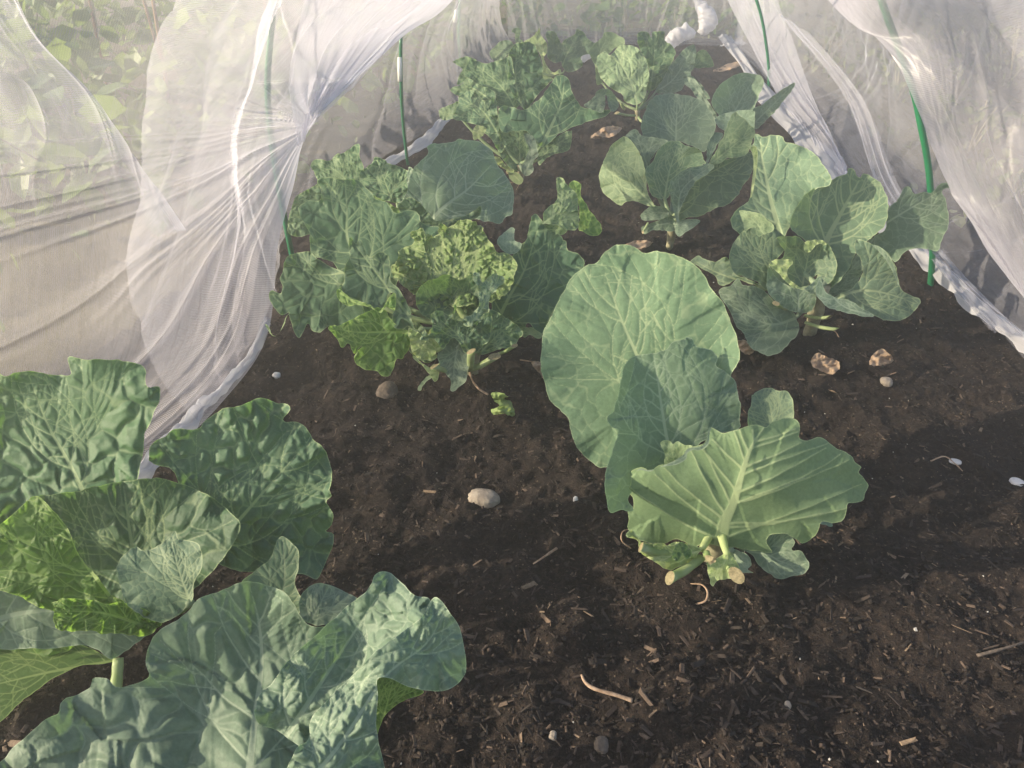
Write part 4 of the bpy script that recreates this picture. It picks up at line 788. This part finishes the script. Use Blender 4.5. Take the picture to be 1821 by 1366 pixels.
# roof flap drooping at the top left between the hoops
G = [[(900,-70,2.9),(740,-80,2.2),(560,-80,1.75)],[(800,5,2.5),(700,-10,2.05),(540,0,1.68)],[(715,66,2.28),(620,90,1.95),(520,120,1.68)],[(610,168,1.80),(560,190,1.73),(530,230,1.70)],[(545,242,1.75),(540,250,1.74),(535,262,1.73)]]
sheet('net_roof', G, 160, 120, M['netd'], lambda U, W: pleat(U, W, 6, 61, .010), 'doubled mesh where the roof sags to the left hoop', True, NET, origin=OR)
# near right curtain
G = [[(1425,-60,2.2),(1560,-80,1.52),(1700,-90,1.55),(1960,-100,1.35)],
     [(1495,22,1.75),(1600,-5,1.5),(1750,-20,1.65),(1960,-20,1.33)],
     [(1562,78,1.61),(1660,60,1.53),(1790,50,1.58),(1960,50,1.32)],
     [(1625,162,1.56),(1710,150,1.50),(1820,150,1.5),(1960,160,1.30)],
     [(1668,260,1.66),(1745,250,1.55),(1840,260,1.46),(1960,280,1.30)],
     [(1708,345,1.68),(1780,345,1.55),(1870,360,1.42),(1960,380,1.30)],
     [(1750,420,1.60),(1815,430,1.5),(1890,450,1.38),(1960,480,1.30)],
     [(1800,500,1.52),(1850,520,1.43),(1910,550,1.35),(1960,580,1.28)],
     [(1870,600,1.42),(1900,630,1.38),(1930,660,1.33),(1960,690,1.28)]]
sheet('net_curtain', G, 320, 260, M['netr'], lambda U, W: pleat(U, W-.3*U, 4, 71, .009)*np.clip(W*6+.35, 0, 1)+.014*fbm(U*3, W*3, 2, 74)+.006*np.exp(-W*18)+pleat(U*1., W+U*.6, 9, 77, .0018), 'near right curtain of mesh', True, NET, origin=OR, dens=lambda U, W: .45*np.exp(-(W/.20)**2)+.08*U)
# second right fold hanging from the far hoop
G = [[(1275,-50,5.2),(1320,-60,5.0),(1370,-60,4.7)],[(1300,10,5.0),(1345,0,4.5),(1385,5,4.2)],[(1345,95,4.3),(1380,80,4.0),(1420,95,3.7)],[(1395,185,3.55),(1430,170,3.4),(1465,215,3.1)],
     [(1440,245,3.05),(1475,240,2.95),(1500,300,2.6)],[(1490,320,2.6),(1515,320,2.5),(1540,370,2.25)],[(1560,400,2.2),(1580,400,2.15),(1600,425,2.05)]]
sheet('net_curtain', G, 200, 60, M['netd'], lambda U, W: pleat(U, W, 4, 81, .02), 'folded layer of mesh below the far right hoop', True, NET, origin=OR)
# long slanting creases on the right wall
G = [[(1380,20,3.7),(1440,60,3.2)],[(1500,170,2.7),(1540,180,2.5)],[(1560,330,2.15),(1600,330,2.0)],[(1640,440,1.9),(1700,470,1.72)],[(1760,590,1.55),(1830,600,1.48)]]
sheet('net_curtain', G, 220, 60, M['netl'], lambda U, W: pleat(U, W, 5, 91, .012), 'slanting inner layer of mesh on the right', True, NET, origin=OR)
# bunched white roll of spare mesh by the end wall
M['bunch'] = netmat('bunched_mesh', (.78, .78, .82), .86, .98, False)
def bunch(pts, rpx, z, label, seed):
    p = cat(pts, 12); V0 = P3(p[:, 0], p[:, 1], np.full(len(p), z)); V0[:, 2] = np.maximum(V0[:, 2], .03)
    r = np.interp(np.linspace(0, 1, len(p)), np.linspace(0, 1, len(rpx)), rpx)*z/FPX
    V, F_ = tube(V0, r, 22); c = V0.mean(0); c[2] = 0
    d = V-np.repeat(V0, 22, 0); V = V+d*(.35*fbm(V[:, 0]*22+V[:, 2]*9, V[:, 2]*22, 3, seed))[:, None]
    o = mesh('net_bundle', V, F_, M['bunch'], uv=V[:, :2], origin=c); tag(o, label, 'net bundle')
bunch([(1236,-20),(1242,5),(1256,22),(1258,40),(1246,58)], [9,8,14,16,8], 5.4, 'twisted white roll of spare mesh hanging at the end wall', 3)
bunch([(1186,82),(1200,68),(1218,58),(1236,62)], [8,17,14,4], 5.2, 'rounded white lump of mesh on the soil under the twisted roll', 5)
bunch([(1028,130),(1036,112),(1046,100)], [12,12,7], 4.9, 'white crumpled mesh showing between the two farthest cabbages', 7)
# ============================================================ hoops and stake
M['hoop'] = plainmat('green_plastic_coated_hoop', (.010, .13, .055), (.016, .18, .08), 40, .35, .15, .001, spec=.5)
def at_y(px, py, y):
    r = FW+RT*(px-PW/2)/FPX-UP*(py-PH/2)/FPX
    return CAM+r*(y/r[1])
def hoop(y, pix, label, apexz=1.02, grp='green hoops holding up the net'):
    right = [at_y(a, b, y) for a, b in pix]; right[0][2] = -.04
    xm = 0.0; top = right[-1]
    pr = right+[np.array([top[0]*.72, y, top[2]+(apexz-top[2])*.62]), np.array([top[0]*.34, y, apexz-.02])]
    pl_ = [np.array([a, y, b]) for a, b in [(-.83, -.04), (-.835, .12), (-.835, .30), (-.81, .48), (-.72, .70), (-.45, .93)]]
    V0 = cat(pr+[np.array([0, y, apexz])]+pl_[::-1], 12); V, F_ = tube(V0, .0074, 12); c = np.array([0, y, 0])
    o = mesh('hoop', V, F_, M['hoop'], origin=c); tag(o, label, 'hoop', grp)
hoop(1.84, [(1660, 505), (1659, 430), (1654, 328), (1648, 277), (1638, 225), (1625, 164), (1600, 90), (1567, 0)], 'nearest green hoop, its right leg rising beside the open smooth cabbage')
hoop(4.4, [(1369, 162), (1367, 120), (1362, 75), (1354, 30), (1340, -15)], 'far green hoop, its right leg standing at the edge of the small far cabbage')
o = gp(727, 292); tp = P3(713, 62, np.array(2.5))
k = np.linspace(0, 1, 14)[:, None]; V0 = o+np.array([0, 0, -.05])+(tp-o+np.array([0, 0, .05]))*k; V0[:, 0] -= .012*np.sin(k[:, 0]*3.14)
E = empty('garden_stake', o, 'slim green stake with a white sleeve near its top, at the left wall', 'stake')
V, F_ = tube(V0, .0058, 12); mesh('pole', V, F_, M['hoop'], E, origin=o)
M['white'] = plainmat('white_plastic', (.72, .73, .66), (.80, .80, .74), 50, .5, .1, .001)
q = P3(np.array([711, 710.5]), np.array([145, 102]), np.array([2.52, 2.50])); V, F_ = tube(np.array([q[0], q[1]]), .0072, 12); mesh('sleeve', V, F_, M['white'], E, origin=o)
# dark pole with green clip at top of far left hoop
b0 = P3(807, 45, np.array(4.2)); b1 = P3(822, -40, np.array(4.1)); b2 = gp(818, 168)
E = empty('garden_pole', b2, 'dark pole with pale band tied to the far left hoop', 'pole')
V, F_ = tube(np.array([b2, P3(812, 100, np.array(4.25)), b0, b1]), .010, 10); mesh('pole', V, F_, plainmat('dark_pole', (.04, .05, .05), (.09, .10, .10), 50, .6), E, origin=b2)
V, F_ = tube(np.array([P3(809, 40, np.array(4.15)), P3(812, 18, np.array(4.13))]), .0115, 10); mesh('band', V, F_, M['white'], E, origin=b2)
# ============================================================ vegetation outside the tunnel
def foliagemat(name, c1, c2, tr):
    m, nt = newmat(name); T = NT(nt)
    co = T.n('ShaderNodeTexCoord').outputs['Object']; a = T.n('ShaderNodeAttribute', attribute_name='tone').outputs['Fac']
    c = T.mix(a, c1, c2); c = T.mix(T.math('MULTIPLY', T.noise(co, 60, 4, .6), .4), c, (c2[0]*1.3, c2[1]*1.2, c2[2]))
    d = T.n('ShaderNodeBsdfPrincipled', {'Base Color': c, 'Roughness': .5, 'Specular IOR Level': .4}).outputs[0]
    t = T.n('ShaderNodeBsdfTranslucent', {'Color': (*tr, 1)}).outputs[0]
    T.out(T.n('ShaderNodeMixShader', {0: .35, 1: d, 2: t}).outputs[0]); return m
M['bean'] = foliagemat('bean_foliage', (.05, .11, .03), (.16, .24, .07), (.30, .42, .08))
M['weed'] = foliagemat('weed_foliage', (.07, .11, .04), (.20, .22, .10), (.26, .32, .10))
M['cane'] = plainmat('bamboo_cane', (.28, .17, .09), (.46, .31, .19), 20, .6, .3)
lr = np.random.RandomState(77)
def leafblob(n, spread, h0, h1, size, droop=.4, r=lr):
    """many separate pointed leaves, each a folded 8-vertex blade"""
    t = np.array([[0, 0, 0], [.35, .38, .06], [.75, .30, .05], [1, 0, -.06], [.75, -.30, .05], [.35, -.38, .06], [.35, 0, 0], [.75, 0, -.01]])
    fs = np.array([[0, 6, 1, 1], [1, 6, 7, 2], [2, 7, 3, 3], [3, 7, 4, 4], [4, 7, 6, 5], [5, 6, 0, 0]])
    V = []; F_ = []; A = []
    for i in range(n):
        s = size*r.uniform(.5, 1.3); a = r.uniform(0, 6.28); el = r.normal(-droop, .5); rl = r.normal(0, .5)
        v = t*s*np.array([1, r.uniform(.7, 1.1), 1]); v[:, 2] += .25*s*np.sin(v[:, 0]/s*2+r.uniform(0, 6))*.3
        c_, s_ = math.cos(rl), math.sin(rl); v = np.stack([v[:, 0], v[:, 1]*c_-v[:, 2]*s_, v[:, 1]*s_+v[:, 2]*c_], 1)
        c_, s_ = math.cos(el), math.sin(el); v = np.stack([v[:, 0]*c_-v[:, 2]*s_, v[:, 1], v[:, 0]*s_+v[:, 2]*c_], 1)
        c_, s_ = math.cos(a), math.sin(a); v = np.stack([v[:, 0]*c_-v[:, 1]*s_, v[:, 0]*s_+v[:, 1]*c_, v[:, 2]], 1)
        h = r.uniform(h0, h1); w = spread*(1-.5*(h-h0)/(h1-h0+1e-6)); p = np.array([r.normal(0, w*.5), r.normal(0, w*.5), h])
        for f in fs: F_.append([q+len(V)*8 for q in (f if f[2] != f[3] else f[:3])])
        V.append(v+p); A += [r.rand()]*8
    return np.vstack(V), F_, A
def bush(name, x, y, n, spread, h, size, mat, label, cat_, group, cane=False):
    e = empty(name, (x, y, -.04), label, cat_, group)
    V, F_, A = leafblob(n, spread, .04, h, size); V += np.array([x, y, -.04])
    if x < 0 and y < 6.6: q = np.repeat(V.reshape(-1, 8, 3).max(1)[:, 0], 8); V[:, 0] -= np.maximum(q+(1.3 if y < 3 else 1.08), 0)*(1.3)
    mesh('foliage', V, F_, mat, e, attrs={'tone': A}, origin=(x, y, -.04), smooth=False)
    for k in range(3):
        dx, dy = lr.normal(0, spread*.25, 2)
        V, F_ = tube(np.array([[x, y, -.06], [x+dx*.5, y+dy*.5, h*.45], [x+dx, y+dy, h*.95]]), [.006, .004, .002], 6)
        mesh('stem', V, F_, M['stem'], e, origin=(x, y, -.04))
spots = [(-1.75,2.35,.32),(-2.3,2.7,.45),(-1.5,3.1,.34),(-2.6,3.3,.55),(-1.85,3.7,.45),(-1.35,4.5,.40),(-2.3,4.3,.6),(-3.1,3.9,.7),(-1.6,5.4,.5),(-2.6,5.4,.7),(-3.5,5.2,.8),(-1.3,6.5,.5),(-2.1,6.7,.7),(-3.1,6.9,.8),(-4.2,6.3,.9),(-2.7,2.0,.35),(-3.3,2.7,.5)]
names = ['low', 'short', 'bushy', 'tall', 'spreading', 'small', 'broad', 'leafy', 'loose', 'dense', 'tall pale', 'small pale', 'wide', 'high', 'farthest', 'low front', 'outer']
for (x, y, h), nm in zip(spots, names):
    bush('bean_plant', x, y, int(110+110*h), .55, h, .115, M['bean'], 'washed-out climbing bean seen through the left net', 'bean plant', 'bean plants beyond the left net')
for (x, y, h, dx) in [(-1.9,3.2,1.25,.10),(-2.1,3.6,1.3,-.1),(-1.7,3.9,1.2,.02),(-1.45,4.6,1.2,-.05),(-2.9,4.3,1.4,.1)]:
    V, F_ = tube(np.array([[x, y, -.06], [x+dx*.5, y, h*.5], [x+dx, y+.05, h]]), .007, 8)
    o = mesh('bamboo_cane', V, F_, M['cane'], origin=(x, y, -.05)); tag(o, 'thin tan bamboo cane among the beans beyond the left net', 'cane', 'canes among the beans')
for (x, y, h) in [(1.35,1.3,.16),(1.7,1.9,.22),(1.3,2.4,.18),(1.9,2.7,.25),(1.45,3.3,.2),(2.2,3.7,.3),(1.5,4.4,.25),(1.4,5.6,.25),(2.4,5.2,.3)]:
    bush('weed_clump', x, y, 90, .40, h, .045, M['weed'], 'low weedy clump seen dimly through the right net', 'weeds', 'weeds beyond the right net')
for (x, y, h) in [(-.7,7.0,.30),(-.1,7.2,.34),(.5,7.1,.3),(1.2,7.3,.32),(.1,8.3,.5),(-1.0,8.4,.5),(1.3,8.6,.5)]:
    bush('kale_plant', x, y, 60, .32, h, .11, M['bean'], 'leafy plant seen dimly through the end net', 'leafy plant', 'plants beyond the end net')
V, F_, A = leafblob(7600, 1, .0, .05, .05, -.6)
n = len(V)//8; px = np.repeat(lr.uniform(-4.5, 4.5, n), 8); py = np.repeat(lr.uniform(.6, 9, n), 8)
V[:, 0] = V[:, 0]*.35+px; V[:, 1] = V[:, 1]*.35+py; V[:, 2] -= .035
ok = ~((px > np.where(py < 2.4, -1.30, -1.05)) & (px < 1.25) & (py < 6.6))
keep = ok[::8]; mp = np.cumsum(keep)-1
V = V[ok]; A = np.array(A)[ok]; F_ = [[int(mp[q//8]*8+q % 8) for q in f] for f in F_ if keep[f[0]//8]]
o = mesh('ground_cover', V, F_, M['weed'], attrs={'tone': A}, smooth=False); tag(o, 'short grass and weeds covering the ground outside the tunnel', 'grass', kind='stuff')
# ============================================================ light, haze, camera
w = bpy.data.worlds.new('World'); SC.world = w; w.use_nodes = True
nt = w.node_tree; bg = nt.nodes['Background']
sky = nt.nodes.new('ShaderNodeTexSky'); sky.sky_type = 'NISHITA'; sky.sun_disc = False
SUN = np.array([-.90, -.20, .33]); SUN /= np.linalg.norm(SUN)
el = math.asin(SUN[2]); sky.sun_elevation = el; sky.sun_rotation = math.atan2(SUN[0], SUN[1])
nt.links.new(sky.outputs[0], bg.inputs[0]); bg.inputs[1].default_value = .10
L = bpy.data.lights.new('sun', 'SUN'); L.energy = 5.0; L.angle = math.radians(.5); L.color = (1, .85, .62)
lo = bpy.data.objects.new('sun', L); COL.objects.link(lo); lo.rotation_euler = Vector(SUN).to_track_quat('Z', 'Y').to_euler()
HZ = True  # volume added to imitate the lens flare veil over the scene
if HZ:
    m, nt = newmat('added_lens_veil')
    pv = nt.nodes.new('ShaderNodeVolumePrincipled'); pv.inputs['Color'].default_value = (.93, .90, .88, 1); pv.inputs['Density'].default_value = .062
    pv.inputs['Anisotropy'].default_value = .6
    oo = nt.nodes.new('ShaderNodeOutputMaterial'); nt.links.new(pv.outputs[0], oo.inputs['Volume'])
    a, b, c, d, e_, f_ = -21, 21, -9, 31, -1.1, 1.7
    V = [(a,c,e_),(b,c,e_),(b,d,e_),(a,d,e_),(a,c,f_),(b,c,f_),(b,d,f_),(a,d,f_)]
    o = mesh('veil', V, [(0,3,2,1),(4,5,6,7),(0,1,5,4),(1,2,6,5),(2,3,7,6),(3,0,4,7)], m, smooth=False); tag(o, 'thin added haze in the air around the bed', 'veil', kind='stuff')
cd = bpy.data.cameras.new('camera'); cd.sensor_width = 36; cd.lens = FPX/PW*36; cd.clip_end = 500; cd.clip_start = .02
co_ = bpy.data.objects.new('camera', cd); COL.objects.link(co_); co_.location = (0, 0, CH)
co_.rotation_euler = (math.radians(90)-PIT, 0, YAW); SC.camera = co_
SC.view_settings.view_transform = 'Standard'; SC.view_settings.look = 'None'; SC.view_settings.exposure = 1.17; SC.view_settings.gamma = 1
SC.render.engine = 'CYCLES'
cy = SC.cycles; cy.transparent_max_bounces = 24; cy.max_bounces = 8; cy.diffuse_bounces = 3; cy.transmission_bounces = 6; cy.volume_bounces = 1
